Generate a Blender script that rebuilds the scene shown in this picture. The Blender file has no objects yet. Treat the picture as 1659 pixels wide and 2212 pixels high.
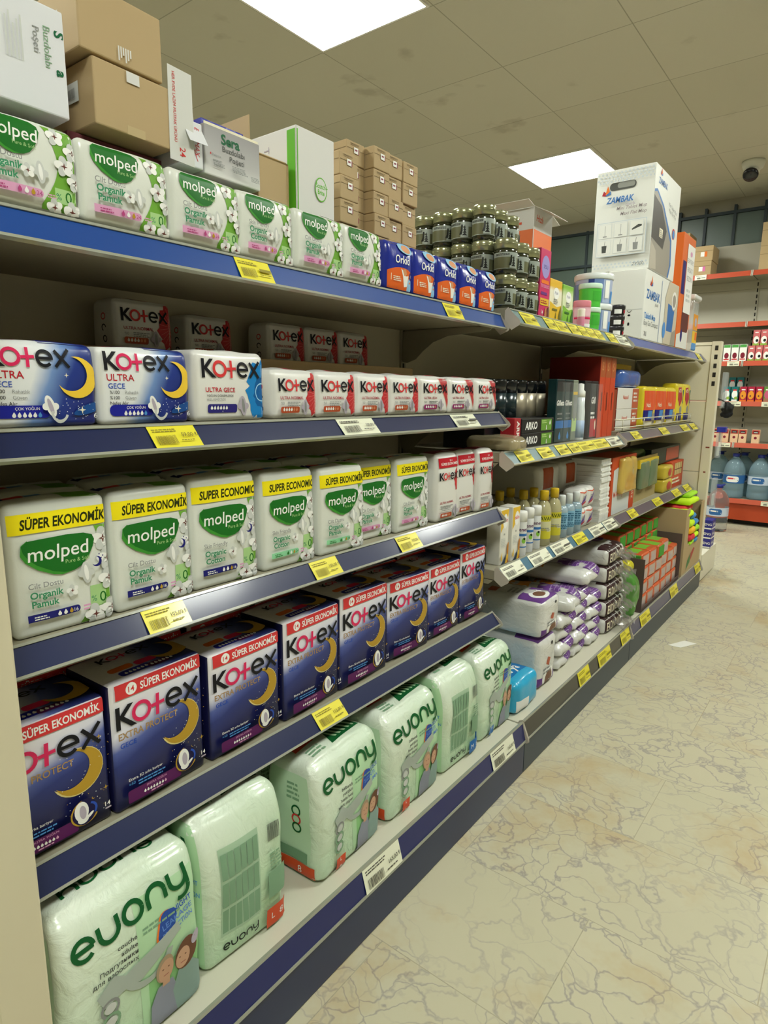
import bpy, bmesh, math, random
from mathutils import Vector, Matrix, noise
from mathutils.geometry import tessellate_polygon

SC = bpy.context.scene
COL = SC.collection
PI = math.pi
rnd = random.Random(7)

# ------------------------------------------------------------------ camera
CAM_H = 1.085
def setup_camera():
    yaw, pit, rol = 0.65318548, -0.18526591, 0.0091004
    cy, sy, cp, sp = math.cos(yaw), math.sin(yaw), math.cos(pit), math.sin(pit)
    fwd = Vector((-sy*cp, cy*cp, sp)); right = Vector((cy, sy, 0)); up = right.cross(fwd)
    cr, sr = math.cos(rol), math.sin(rol)
    r2 = cr*right + sr*up; u2 = -sr*right + cr*up
    cd = bpy.data.cameras.new('camera'); cam = bpy.data.objects.new('camera', cd); COL.objects.link(cam)
    m = Matrix((r2, u2, -fwd)).transposed().to_4x4(); m.translation = Vector((0, 0, CAM_H))
    cam.matrix_world = m
    cd.sensor_fit = 'HORIZONTAL'; cd.sensor_width = 36.0; cd.lens = 36.0*1363.96/1659.0
    cd.clip_start = .02; cd.clip_end = 60
    SC.camera = cam
setup_camera()

# ------------------------------------------------------------------ world, view, lamps
w = bpy.data.worlds.new('world'); SC.world = w; w.use_nodes = True
bg = w.node_tree.nodes['Background']; bg.inputs[0].default_value = (.9, .95, .85, 1); bg.inputs[1].default_value = .02
SC.view_settings.view_transform = 'Standard'; SC.view_settings.look = 'None'
SC.view_settings.exposure = 0.0; SC.view_settings.gamma = 1.0
SC.view_settings.use_curve_mapping = False
LAMP_E = 41.0                      # emission of the LED ceiling panels
LAMP_C = (.965, 1.0, .915)
CEIL_Z = 2.783
TILE = .6667; GX, GY = -1.771, 2.641

# ------------------------------------------------------------------ materials
def lin(h):
    h = h.lstrip('#'); o = []
    for i in (0, 2, 4):
        c = int(h[i:i+2], 16)/255; o.append(c/12.92 if c <= .04045 else ((c+.055)/1.055)**2.4)
    return (*o, 1)
MATS = {}
def P(name, hexc, rough=.45, metal=0, spec=.5, coat=0, bump=0, bscale=60, emit=0, trans=0, alpha=1, ior=1.45, coatr=.12, bdist=.003):
    if name in MATS: return MATS[name]
    if name.startswith(('print_', 'juice_')): spec = .22
    m = bpy.data.materials.new(name); m.use_nodes = True; nt = m.node_tree; b = nt.nodes['Principled BSDF']
    b.inputs['Base Color'].default_value = lin(hexc); b.inputs['Roughness'].default_value = rough
    b.inputs['Metallic'].default_value = metal; b.inputs['Specular IOR Level'].default_value = spec
    b.inputs['Coat Weight'].default_value = coat; b.inputs['Coat Roughness'].default_value = coatr
    b.inputs['Transmission Weight'].default_value = trans; b.inputs['Alpha'].default_value = alpha; b.inputs['IOR'].default_value = ior
    if emit: b.inputs['Emission Color'].default_value = lin(hexc); b.inputs['Emission Strength'].default_value = emit
    if bump:
        tc = nt.nodes.new('ShaderNodeTexCoord'); n = nt.nodes.new('ShaderNodeTexNoise'); n.inputs['Scale'].default_value = bscale
        n.inputs['Detail'].default_value = 4; n.inputs['Distortion'].default_value = .6
        bp = nt.nodes.new('ShaderNodeBump'); bp.inputs['Strength'].default_value = bump; bp.inputs['Distance'].default_value = bdist
        nt.links.new(tc.outputs['Object'], n.inputs['Vector']); nt.links.new(n.outputs['Fac'], bp.inputs['Height'])
        nt.links.new(bp.outputs['Normal'], b.inputs['Normal'])
    MATS[name] = m
    return m
def nodes(m): return m.node_tree.nodes, m.node_tree.links, m.node_tree.nodes['Principled BSDF']
def gradmat(name, stops, cu, cv, cx, c0, rough=.4, nz=.12, nscale=14, coat=.2):
    """printed colour blend: t = cu*y + cv*z + cx*x + c0 in the pack's own coordinates, softened by noise"""
    m = P(name, '#ffffff', rough, coat=coat); N, L, b = nodes(m)
    tc = N.new('ShaderNodeTexCoord'); dp = N.new('ShaderNodeVectorMath'); dp.operation = 'DOT_PRODUCT'
    dp.inputs[1].default_value = (cx, cu, cv); L.new(tc.outputs['Object'], dp.inputs[0])
    n = N.new('ShaderNodeTexNoise'); n.inputs['Scale'].default_value = nscale; n.inputs['Detail'].default_value = 3; L.new(tc.outputs['Object'], n.inputs['Vector'])
    ma = N.new('ShaderNodeMath'); ma.operation = 'MULTIPLY_ADD'; ma.inputs[1].default_value = nz; ma.inputs[2].default_value = c0-nz*.5
    L.new(n.outputs['Fac'], ma.inputs[0]); ad = N.new('ShaderNodeMath'); ad.operation = 'ADD'
    L.new(ma.outputs[0], ad.inputs[0]); L.new(dp.outputs['Value'], ad.inputs[1])
    cr = N.new('ShaderNodeValToRGB'); L.new(ad.outputs[0], cr.inputs['Fac'])
    e = cr.color_ramp.elements
    while len(e) < len(stops): e.new(.5)
    for i, (t, h) in enumerate(stops): e[i].position = t; e[i].color = lin(h)
    L.new(cr.outputs['Color'], b.inputs['Base Color'])
    return m

# ------------------------------------------------------------------ object helpers
def tag(o, label, cat, group=None, kind=None):
    if label: o['label'] = label
    if cat: o['category'] = cat
    if group: o['group'] = group
    if kind: o['kind'] = kind
    return o
def thing(name, label, cat, loc=(0, 0, 0), rz=0, group=None):
    o = bpy.data.objects.new(name, None); COL.objects.link(o); o.empty_display_size = .02
    o.location = loc; o.rotation_euler = (0, 0, rz)
    return tag(o, label, cat, group)
def dup(root, loc, rz=0, label=None, group=None, scale=None, name=None):
    r = root.copy(); COL.objects.link(r); r.location = loc; r.rotation_euler = (0, 0, rz)
    if label: r['label'] = label
    if group: r['group'] = group
    if scale: r.scale = scale
    for ch in list(root.children):
        c = ch.copy(); COL.objects.link(c); c.parent = r
        for g in list(ch.children):
            d = g.copy(); COL.objects.link(d); d.parent = c
    return r

class MB:
    def __init__(s): s.v = []; s.f = []; s.m = []; s.mats = []
    def mi(s, mat):
        if mat not in s.mats: s.mats.append(mat)
        return s.mats.index(mat)
    def add(s, verts, faces, mat, M=None):
        o = len(s.v)
        s.v += [tuple(M @ Vector(p)) if M else tuple(p) for p in verts]
        k = s.mi(mat)
        for f in faces: s.f.append([i+o for i in f]); s.m.append(k)
    def box(s, x0, y0, z0, x1, y1, z1, mat, M=None):
        v = [(x, y, z) for x in (x0, x1) for y in (y0, y1) for z in (z0, z1)]
        s.add(v, [(0, 1, 3, 2), (4, 6, 7, 5), (0, 4, 5, 1), (2, 3, 7, 6), (0, 2, 6, 4), (1, 5, 7, 3)], mat, M)
    def prism(s, poly, axis, a0, a1, mat, M=None):
        def pt(p, a):
            return {'y': (p[0], a, p[1]), 'x': (a, p[0], p[1]), 'z': (p[0], p[1], a)}[axis]
        n = len(poly); v = [pt(p, a0) for p in poly]+[pt(p, a1) for p in poly]
        tri = tessellate_polygon([[Vector((p[0], p[1], 0)) for p in poly]])
        f = [tuple(t) for t in tri]+[tuple(i+n for i in t) for t in tri]
        f += [(i, (i+1) % n, (i+1) % n+n, i+n) for i in range(n)]
        s.add(v, f, mat, M)
    def lathe(s, prof, n, mat, c=(0, 0, 0), M=None, sx=1, sy=1):
        v = []; f = []
        for r, z in prof:
            for k in range(n):
                a = 2*PI*k/n; v.append((c[0]+sx*r*math.cos(a), c[1]+sy*r*math.sin(a), c[2]+z))
        for i in range(len(prof)-1):
            for k in range(n):
                f.append((i*n+k, i*n+(k+1) % n, (i+1)*n+(k+1) % n, (i+1)*n+k))
        f.append(tuple(range(n))[::-1]); f.append(tuple((len(prof)-1)*n+k for k in range(n)))
        s.add(v, f, mat, M)
    def tube(s, pts, r, n, mat):
        v = []; f = []; pts = [Vector(p) for p in pts]
        for i, p in enumerate(pts):
            d = (pts[min(i+1, len(pts)-1)]-pts[max(i-1, 0)]).normalized()
            a = d.cross(Vector((0, 0, 1)));
            if a.length < 1e-3: a = d.cross(Vector((1, 0, 0)))
            a.normalize(); b = d.cross(a)
            for k in range(n):
                t = 2*PI*k/n; v.append(p+r*(a*math.cos(t)+b*math.sin(t)))
        for i in range(len(pts)-1):
            for k in range(n): f.append((i*n+k, i*n+(k+1) % n, (i+1)*n+(k+1) % n, (i+1)*n+k))
        f.append(tuple(range(n))); f.append(tuple((len(pts)-1)*n+k for k in range(n)))
        s.add(v, f, mat)
    def build(s, name, parent=None, smooth=False, bevel=0, loc=None, normals=True):
        me = bpy.data.meshes.new(name); me.from_pydata(s.v, [], s.f)
        for m in s.mats: me.materials.append(m)
        me.polygons.foreach_set('material_index', s.m)
        if normals or bevel:
            bm = bmesh.new(); bm.from_mesh(me)
            if bevel:
                es = [e for e in bm.edges if len(e.link_faces) == 2 and e.calc_face_angle(0) > .6]
                bmesh.ops.bevel(bm, geom=es, offset=bevel, segments=2, affect='EDGES', profile=.5)
            bmesh.ops.recalc_face_normals(bm, faces=bm.faces); bm.to_mesh(me); bm.free()
        if smooth: me.polygons.foreach_set('use_smooth', [True]*len(me.polygons))
        o = bpy.data.objects.new(name, me); COL.objects.link(o)
        if parent: o.parent = parent
        if loc: o.location = loc
        return o
def struct(name, mb, **k):
    o = mb.build(name, **k); o['kind'] = 'structure'; return o

# ------------------------------------------------------------------ printed artwork
_TXT = {}
def text_geo(s, bold):
    k = (s, bold)
    if k in _TXT: return _TXT[k]
    cu = bpy.data.curves.new('t', 'FONT'); cu.body = s; cu.size = 1; cu.resolution_u = 3; cu.offset = bold; cu.fill_mode = 'FRONT'
    ob = bpy.data.objects.new('t', cu); COL.objects.link(ob)
    dg = bpy.context.evaluated_depsgraph_get(); dg.update()
    me = bpy.data.meshes.new_from_object(ob.evaluated_get(dg))
    v = [(p.co.x, p.co.y) for p in me.vertices]; f = [tuple(p.vertices) for p in me.polygons]
    bpy.data.objects.remove(ob); bpy.data.curves.remove(cu); bpy.data.meshes.remove(me)
    _TXT[k] = (v, f); return _TXT[k]
_h = [p[1] for p in text_geo('H', 0)[0]]
CAPH = (max(_h)-min(_h)) or .7
class Art:
    """flat artwork in (u, v) metres: u to the right, v up from the base; later mapped on a pack's face"""
    def __init__(s): s.items = []
    def raw(s, v, f, mat): s.items.append((v, f, mat))
    def poly(s, pts, mat):
        s.raw(pts, [tuple(t) for t in tessellate_polygon([[Vector((x, y, 0)) for x, y in pts]])], mat)
    def rect(s, u0, v0, u1, v1, mat, r=0, rot=0):
        if r <= 0: pts = [(u0, v0), (u1, v0), (u1, v1), (u0, v1)]
        else:
            pts = []
            for cx, cy, a0 in ((u1-r, v0+r, -PI/2), (u1-r, v1-r, 0), (u0+r, v1-r, PI/2), (u0+r, v0+r, PI)):
                pts += [(cx+r*math.cos(a0+PI/2*k/4), cy+r*math.sin(a0+PI/2*k/4)) for k in range(5)]
        if rot:
            cu, cv = (u0+u1)/2, (v0+v1)/2; c, q = math.cos(rot), math.sin(rot)
            pts = [(cu+(x-cu)*c-(y-cv)*q, cv+(x-cu)*q+(y-cv)*c) for x, y in pts]
        s.poly(pts, mat)
    def ell(s, cu, cv, ru, rv, mat, rot=0, n=20):
        c, q = math.cos(rot), math.sin(rot); pts = []
        for k in range(n):
            a = 2*PI*k/n; x, y = ru*math.cos(a), rv*math.sin(a); pts.append((cu+x*c-y*q, cv+x*q+y*c))
        s.poly(pts, mat)
    def stroke(s, pts, w, mat):
        n = len(pts); L = []; R = []
        for i in range(n):
            a = pts[max(i-1, 0)]; b = pts[min(i+1, n-1)]; dx, dy = b[0]-a[0], b[1]-a[1]; l = math.hypot(dx, dy) or 1
            nx, ny = -dy/l*w/2, dx/l*w/2; L.append((pts[i][0]+nx, pts[i][1]+ny)); R.append((pts[i][0]-nx, pts[i][1]-ny))
        s.raw(L+R, [(i, i+1, n+i+1, n+i) for i in range(n-1)], mat)
    def arc(s, cu, cv, r, a0, a1, w, mat, n=20, sy=1):
        s.stroke([(cu+r*math.cos(math.radians(a0+(a1-a0)*k/n)), cv+sy*r*math.sin(math.radians(a0+(a1-a0)*k/n))) for k in range(n+1)], w, mat)
    def crescent(s, cu, cv, R, mat, open_deg=160, k=.62, n=22):
        """moon: outer arc centred on the opposite of open_deg"""
        o = math.radians(open_deg); h = math.radians(130); pts = []
        for i in range(n+1):
            a = o+PI-h+2*h*i/n; pts.append((cu+R*math.cos(a), cv+R*math.sin(a)))
        p0, p1 = pts[0], pts[-1]; ic = (cu+R*(1-k)*math.cos(o)*1.0, cv+R*(1-k)*math.sin(o)*1.0)
        r2 = math.hypot(p0[0]-ic[0], p0[1]-ic[1]); a1 = math.atan2(p1[1]-ic[1], p1[0]-ic[0]); a0 = math.atan2(p0[1]-ic[1], p0[0]-ic[0])
        if a1 < a0: a1 += 2*PI
        for i in range(1, n): a = a1+(a0-a1)*i/n; pts.append((ic[0]+r2*math.cos(a), ic[1]+r2*math.sin(a)))
        s.poly(pts, mat)
    def star(s, cu, cv, r, mat):
        s.poly([(cu+(r if k % 2 == 0 else r*.3)*math.cos(PI/4*k), cv+(r if k % 2 == 0 else r*.3)*math.sin(PI/4*k)) for k in range(8)], mat)
    def drop(s, cu, cv, h, mat):
        s.poly([(cu, cv+h*.55)]+[(cu+h*.36*math.cos(a), cv-h*.15+h*.36*math.sin(a)) for a in [math.radians(30-24*k) for k in range(11)]], mat)
    def text(s, t, u, v, h, mat, align='L', bold=0, sx=1, shear=0, rot=0, maxw=None):
        """h = cap height"""
        V, F = text_geo(t, bold)
        if not V: return
        k = h/CAPH; x0 = min(p[0] for p in V); x1 = max(p[0] for p in V); W = (x1-x0)*k*sx
        if maxw and W > maxw: sx *= maxw/W; W = maxw
        off = {'L': 0, 'C': -W/2, 'R': -W}[align]; c, q = math.cos(rot), math.sin(rot); out = []
        for x, y in V:
            X = (x-x0)*k*sx+off+y*k*shear; Y = y*k; out.append((u+X*c-Y*q, v+X*q+Y*c))
        s.raw(out, F, mat)
    def lines(s, u, v, w_, h, n, mat, gap=1.9, seed=1):
        r = random.Random(seed)
        for i in range(n):
            x = u
            ww = w_*(.75+.25*r.random())
            while x < u+ww:
                l = h*(1.2+3*r.random()); s.rect(x, v-i*h*gap, min(x+l, u+ww), v-i*h*gap+h, mat); x += l+h*.5
    def barcode(s, u, v, w_, h, mat, seed=3):
        r = random.Random(seed); x = u
        while x < u+w_:
            b = w_*.016*(1+2*r.random()); s.rect(x, v, min(x+b, u+w_), v+h, mat); x += b+w_*.016*(1+1.5*r.random())

def put(art, mb, surf, clip, cell=.008, base=.0005, step=.0001):
    bm = bmesh.new(); lay = bm.verts.layers.float.new('off'); ks = []
    for k, (V, F, mat) in enumerate(art.items):
        mi = mb.mi(mat); vs = []
        for p in V:
            x = bm.verts.new((p[0], p[1], 0)); x[lay] = base+step*k; vs.append(x)
        for f in F:
            try: fc = bm.faces.new([vs[i] for i in f]); fc.material_index = mi
            except ValueError: pass
    u0, v0, u1, v1 = clip
    def cut(co, no, clear):
        g = bm.verts[:]+bm.edges[:]+bm.faces[:]
        bmesh.ops.bisect_plane(bm, geom=g, plane_co=co, plane_no=no, clear_outer=clear, clear_inner=False, dist=1e-7)
    cut((u0, 0, 0), (-1, 0, 0), True); cut((u1, 0, 0), (1, 0, 0), True); cut((0, v0, 0), (0, -1, 0), True); cut((0, v1, 0), (0, 1, 0), True)
    if cell:
        for k in range(1, int((u1-u0)/cell)+1): cut((u0+k*(u1-u0)/(int((u1-u0)/cell)+1), 0, 0), (1, 0, 0), False)
        for k in range(1, int((v1-v0)/cell)+1): cut((0, v0+k*(v1-v0)/(int((v1-v0)/cell)+1), 0), (0, 1, 0), False)
    bm.verts.index_update(); o = len(mb.v)
    for x in bm.verts: mb.v.append(tuple(surf(x.co.x, x.co.y, x[lay])))
    for f in bm.faces: mb.f.append([q.index+o for q in f.verts]); mb.m.append(f.material_index)
    bm.free()

class Bag:
    """rounded, slightly bulging packet; origin at the centre of its base, front = +x, width along y"""
    def __init__(s, w, d, h, r=.01, bulge=(0, 0, 0), wr=0, seed=0, taper=0, wf=24):
        s.w, s.d, s.h, s.r, s.b, s.wr, s.seed, s.taper, s.wf = w, d, h, min(r, w*.49, d*.49, h*.49), bulge, wr, seed, taper, wf
    def F(s, q, off=0.):
        H = (s.d/2, s.w/2, s.h/2); r = s.r
        i = [max(-(H[k]-r), min(H[k]-r, q[k])) for k in range(3)]; n = [q[k]-i[k] for k in range(3)]
        l = math.sqrt(sum(t*t for t in n)) or 1; n = [t/l for t in n]
        p = [i[k]+(r+off)*n[k] for k in range(3)]; a, b, c = [max(-1, min(1, q[k]/H[k])) for k in range(3)]
        p[0] += a*s.b[0]*(1-b*b)*(1-c*c); p[1] += b*s.b[1]*(1-a*a)*(1-c*c)
        if c > 0: p[2] += c*s.b[2]*(1-a*a)*(1-b*b)
        if s.wr:
            f = s.wf; g = noise.noise(Vector((p[0]*f+s.seed, p[1]*f, p[2]*f*.8)))
            k = s.wr*g*(1 if c > -.9 else 0); p = [p[j]+n[j]*k for j in range(3)]
        if s.taper and c > 0: t = 1-s.taper*c**4; p[0] *= t
        return (p[0], p[1], p[2]+H[2])
    def surf(s, face='front'):
        if face == 'front': return lambda u, v, o: s.F((s.d/2, u, v-s.h/2), o)
        if face == 'left': return lambda u, v, o: s.F((u, -s.w/2, v-s.h/2), o)
        if face == 'top': return lambda u, v, o: s.F((s.d/2-v, u, s.h/2), o)
    def clip(s, face='front', m=.002):
        if face == 'front': return (-s.w/2+m, m, s.w/2-m, s.h-m)
        if face == 'left': return (-s.d/2+m, m, s.d/2-m, s.h-m)
        return (-s.w/2+m, m, s.w/2-m, s.d-m)
    def body(s, mb, mat, n=(4, 6, 6), faces=None):
        H = (s.d/2, s.w/2, s.h/2); r = s.r
        def ax(h, k):
            a = [-h, -h+.3*r, -h+.65*r, -h+r] if r > .004 else [-h, -h+r]
            b = [-t for t in a][::-1]; lo, hi = a[-1], b[0]
            return a+[lo+(hi-lo)*(j+1)/(k+1) for j in range(k)]+b
        A = [ax(H[k], n[k]) for k in range(3)]; key = {}; V = []
        def vid(q):
            k = tuple(round(t, 6) for t in q)
            if k not in key: key[k] = len(V); V.append(s.F(q))
            return key[k]
        FF = {}
        for d in range(3):
            e, g = [(1, 2), (2, 0), (0, 1)][d]
            for sg in (-1, 1):
                nm = ('back', 'front', 'left', 'right', 'bottom', 'top')[d*2+(sg > 0)]; fl = []
                for i in range(len(A[e])-1):
                    for j in range(len(A[g])-1):
                        idx = []
                        for ii, jj in ((i, j), (i+1, j), (i+1, j+1), (i, j+1)):
                            q = [0, 0, 0]; q[d] = sg*H[d]; q[e] = A[e][ii]; q[g] = A[g][jj]; idx.append(vid(q))
                        if len(set(idx)) > 2: fl.append(idx if sg > 0 else idx[::-1])
                FF[nm] = fl
        o = len(mb.v); mb.v += V
        for nm, fl in FF.items():
            k = mb.mi((faces or {}).get(nm, mat))
            for f in fl: mb.f.append([i+o for i in f]); mb.m.append(k)

def pack(name, label, cat, bag, mat, arts, group=None, loc=(0, 0, 0), rz=0, n=(6, 11, 11), faces=None, body='wrapper', cell=.0075, smooth=True):
    """a packet: body part with its own print (arts with part None) plus separate parts for badges, banners ..."""
    t = thing(name, label, cat, loc, rz, group); mb = MB(); bag.body(mb, mat, n, faces)
    nb = len(mb.f)
    for part, face, a in arts:
        if part is None: put(a, mb, bag.surf(face), bag.clip(face), cell)
    o = mb.build(body, t, smooth=smooth, normals=False)
    lv = 0
    for part, face, a in arts:
        if part is None: continue
        lv += 1; m2 = MB(); put(a, m2, bag.surf(face), bag.clip(face), cell, base=.0012+.0004*lv); m2.build(part, t, smooth=True, normals=False)
    return t
def ORD(i): return ['first', 'second', 'third', 'fourth', 'fifth', 'sixth', 'seventh', 'eighth', 'ninth', 'tenth', 'eleventh', 'twelfth'][i]
# ------------------------------------------------------------------ room
def floor_mat():
    m = P('marble_floor', '#cdc6a8', .3, spec=.4); N, L, b = nodes(m)
    tc = N.new('ShaderNodeTexCoord')
    mp = N.new('ShaderNodeMapping'); mp.inputs['Location'].default_value = (.35, .06, 0); L.new(tc.outputs['Object'], mp.inputs['Vector'])
    br = N.new('ShaderNodeTexBrick'); br.offset = .5; br.inputs['Scale'].default_value = 1
    for k, v in (('Brick Width', .62), ('Row Height', .31), ('Mortar Size', .0012), ('Mortar Smooth', .3), ('Bias', 0)): br.inputs[k].default_value = v
    br.inputs['Color1'].default_value = (0, 0, 0, 1); br.inputs['Color2'].default_value = (1, 1, 1, 1); br.inputs['Mortar'].default_value = (.5, .5, .5, 1)
    L.new(mp.outputs['Vector'], br.inputs['Vector'])
    # every tile shifts the veining so that veins break at the joints
    sh = N.new('ShaderNodeVectorMath'); sh.operation = 'MULTIPLY_ADD'; sh.inputs[1].default_value = (3.1, 1.7, 5.3)
    L.new(br.outputs['Color'], sh.inputs[0]); L.new(tc.outputs['Object'], sh.inputs[2])
    wn = N.new('ShaderNodeTexNoise'); wn.inputs['Scale'].default_value = 5; wn.inputs['Detail'].default_value = 5; L.new(sh.outputs[0], wn.inputs['Vector'])
    wa = N.new('ShaderNodeVectorMath'); wa.operation = 'MULTIPLY_ADD'; wa.inputs[1].default_value = (.34, .34, .34)
    L.new(wn.outputs['Color'], wa.inputs[0]); L.new(sh.outputs[0], wa.inputs[2])
    def vein(scale, w_, amt):
        v = N.new('ShaderNodeTexVoronoi'); v.feature = 'DISTANCE_TO_EDGE'; v.inputs['Scale'].default_value = scale; L.new(wa.outputs[0], v.inputs['Vector'])
        r = N.new('ShaderNodeMapRange'); r.inputs['From Min'].default_value = 0; r.inputs['From Max'].default_value = w_
        r.inputs['To Min'].default_value = amt; r.inputs['To Max'].default_value = 0; L.new(v.outputs['Distance'], r.inputs['Value'])
        return r
    n2 = N.new('ShaderNodeTexNoise'); n2.inputs['Scale'].default_value = 2.6; n2.inputs['Detail'].default_value = 3; L.new(sh.outputs[0], n2.inputs['Vector'])
    m2 = N.new('ShaderNodeMapRange'); m2.inputs['From Min'].default_value = .36; m2.inputs['From Max'].default_value = .56; L.new(n2.outputs['Fac'], m2.inputs['Value'])
    v1 = vein(7.5, .032, .5); v2 = vein(13, .05, .6)
    mm = N.new('ShaderNodeMath'); mm.operation = 'MULTIPLY'; L.new(v2.outputs[0], mm.inputs[0]); L.new(m2.outputs[0], mm.inputs[1])
    n5 = N.new('ShaderNodeTexNoise'); n5.inputs['Scale'].default_value = 4.2; n5.inputs['Detail'].default_value = 3; L.new(tc.outputs['Object'], n5.inputs['Vector'])
    m5 = N.new('ShaderNodeMapRange'); m5.inputs['From Min'].default_value = .4; m5.inputs['From Max'].default_value = .6; m5.inputs['To Min'].default_value = .15; L.new(n5.outputs['Fac'], m5.inputs['Value'])
    mv = N.new('ShaderNodeMath'); mv.operation = 'MULTIPLY'; L.new(v1.outputs[0], mv.inputs[0]); L.new(m5.outputs[0], mv.inputs[1])
    ad = N.new('ShaderNodeMath'); ad.operation = 'MAXIMUM'; L.new(mv.outputs[0], ad.inputs[0]); L.new(mm.outputs[0], ad.inputs[1])
    # cloudy base
    c1 = N.new('ShaderNodeMix'); c1.data_type = 'RGBA'; c1.inputs[6].default_value = lin('#c0bba0'); c1.inputs[7].default_value = lin('#cac4a9')
    L.new(wn.outputs['Fac'], c1.inputs[0])
    n3 = N.new('ShaderNodeTexNoise'); n3.inputs['Scale'].default_value = 1.7; n3.inputs['Detail'].default_value = 6; n3.inputs['Roughness'].default_value = .7; L.new(sh.outputs[0], n3.inputs['Vector'])
    m3 = N.new('ShaderNodeMapRange'); m3.inputs['From Min'].default_value = .52; m3.inputs['From Max'].default_value = .68; m3.inputs['To Max'].default_value = .6; L.new(n3.outputs['Fac'], m3.inputs['Value'])
    c2 = N.new('ShaderNodeMix'); c2.data_type = 'RGBA'; c2.inputs[7].default_value = lin('#b3935c'); L.new(c1.outputs[2], c2.inputs[6]); L.new(m3.outputs[0], c2.inputs[0])
    vc = N.new('ShaderNodeMix'); vc.data_type = 'RGBA'; vc.inputs[6].default_value = lin('#7d7480'); vc.inputs[7].default_value = lin('#8a6248'); L.new(m3.outputs[0], vc.inputs[0])
    c3 = N.new('ShaderNodeMix'); c3.data_type = 'RGBA'; L.new(c2.outputs[2], c3.inputs[6]); L.new(vc.outputs[2], c3.inputs[7]); L.new(ad.outputs[0], c3.inputs[0])
    c4 = N.new('ShaderNodeMix'); c4.data_type = 'RGBA'; c4.inputs[7].default_value = lin('#8f8772'); L.new(c3.outputs[2], c4.inputs[6])
    jf = N.new('ShaderNodeMath'); jf.operation = 'MULTIPLY'; jf.inputs[1].default_value = .5; L.new(br.outputs['Fac'], jf.inputs[0]); L.new(jf.outputs[0], c4.inputs[0])
    L.new(c4.outputs[2], b.inputs['Base Color'])
    return m
def ceil_mat():
    m = P('ceiling_tile', '#b4b2a6', .9, spec=.1); N, L, b = nodes(m)
    tc = N.new('ShaderNodeTexCoord'); mp = N.new('ShaderNodeMapping'); mp.inputs['Location'].default_value = (-GX, -GY, 0); L.new(tc.outputs['Object'], mp.inputs['Vector'])
    br = N.new('ShaderNodeTexBrick'); br.offset = 0; br.inputs['Scale'].default_value = 1
    for k, v in (('Brick Width', TILE), ('Row Height', TILE), ('Mortar Size', .003), ('Mortar Smooth', .2)): br.inputs[k].default_value = v
    br.inputs['Color1'].default_value = lin('#c9c6b7'); br.inputs['Color2'].default_value = lin('#c4c1b1'); br.inputs['Mortar'].default_value = lin('#a29f90')
    L.new(mp.outputs['Vector'], br.inputs['Vector'])
    n = N.new('ShaderNodeTexNoise'); n.inputs['Scale'].default_value = 3.4; n.inputs['Detail'].default_value = 4; L.new(tc.outputs['Object'], n.inputs['Vector'])
    r = N.new('ShaderNodeMapRange'); r.inputs['From Min'].default_value = .66; r.inputs['From Max'].default_value = .74; r.inputs['To Max'].default_value = .35; L.new(n.outputs['Fac'], r.inputs['Value'])
    mx = N.new('ShaderNodeMix'); mx.data_type = 'RGBA'; mx.inputs[7].default_value = lin('#8a7f6c'); L.new(br.outputs['Color'], mx.inputs[6]); L.new(r.outputs[0], mx.inputs[0])
    L.new(mx.outputs[2], b.inputs['Base Color'])
    return m
RX0, RX1, RY0, RY1 = -4.9, 3.6, -3.4, 6.53
WALLM = P('wall_paint', '#a09c8c', .8)
mb = MB(); mb.box(RX0-.1, RY0-.1, -.1, RX1+.1, RY1+.1, 0, floor_mat()); struct('floor', mb)
mb = MB(); mb.box(RX0-.1, RY0-.1, CEIL_Z, RX1+.1, RY1+.1, CEIL_Z+.08, ceil_mat()); struct('ceiling', mb)
for nm, bx in (('wall_left', (RX0-.1, RY0, 0, RX0, RY1, CEIL_Z)), ('wall_right', (RX1, RY0, 0, RX1+.1, RY1, CEIL_Z)),
               ('wall_back', (RX0, RY0-.1, 0, RX1, RY0, CEIL_Z)), ('wall_front', (RX0, RY1, 0, RX1, RY1+.1, CEIL_Z))):
    mb = MB(); mb.box(*bx, WALLM); struct(nm, mb)
# strip of windows high on the far wall
PANE = P('window_pane', '#56655e', .35, spec=.5); WFR = P('window_frame', '#27343a', .5)
for k, (x0, x1) in enumerate(((-4.7, -3.2), (-3.2, -1.72), (-1.62, 1.0), (1.0, 3.5))):
    r = bpy.data.objects.new('window_%d' % (k+1), None); COL.objects.link(r); r['kind'] = 'structure'; r.location = ((x0+x1)/2, RY1, 1.9)
    mb = MB(); mb.box(x0, RY1-.03, 1.72, x1, RY1-.012, 2.66, PANE); mb.build('window_pane', r, loc=-r.location)
    mb = MB()
    xs = [x0+.012, x1-.012]+([x0+(x1-x0)/2] if x1 < 0 else [-1.394+.232*j for j in range(11)] if x0 < 0 else [1.5, 2, 2.5])
    for x in xs: mb.box(x-.011, RY1-.05, 1.72, x+.011, RY1, 2.72 if x0 > -1.7 and x < .99 else 2.68, WFR)
    for z in (1.73, 2.35, 2.66):
        if z == 2.35 and x0 > -1.7: continue
        mb.box(x0, RY1-.055, z-.012, x1, RY1, z+.012, WFR)
    mb.build('window_frame', r, loc=-r.location)
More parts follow.
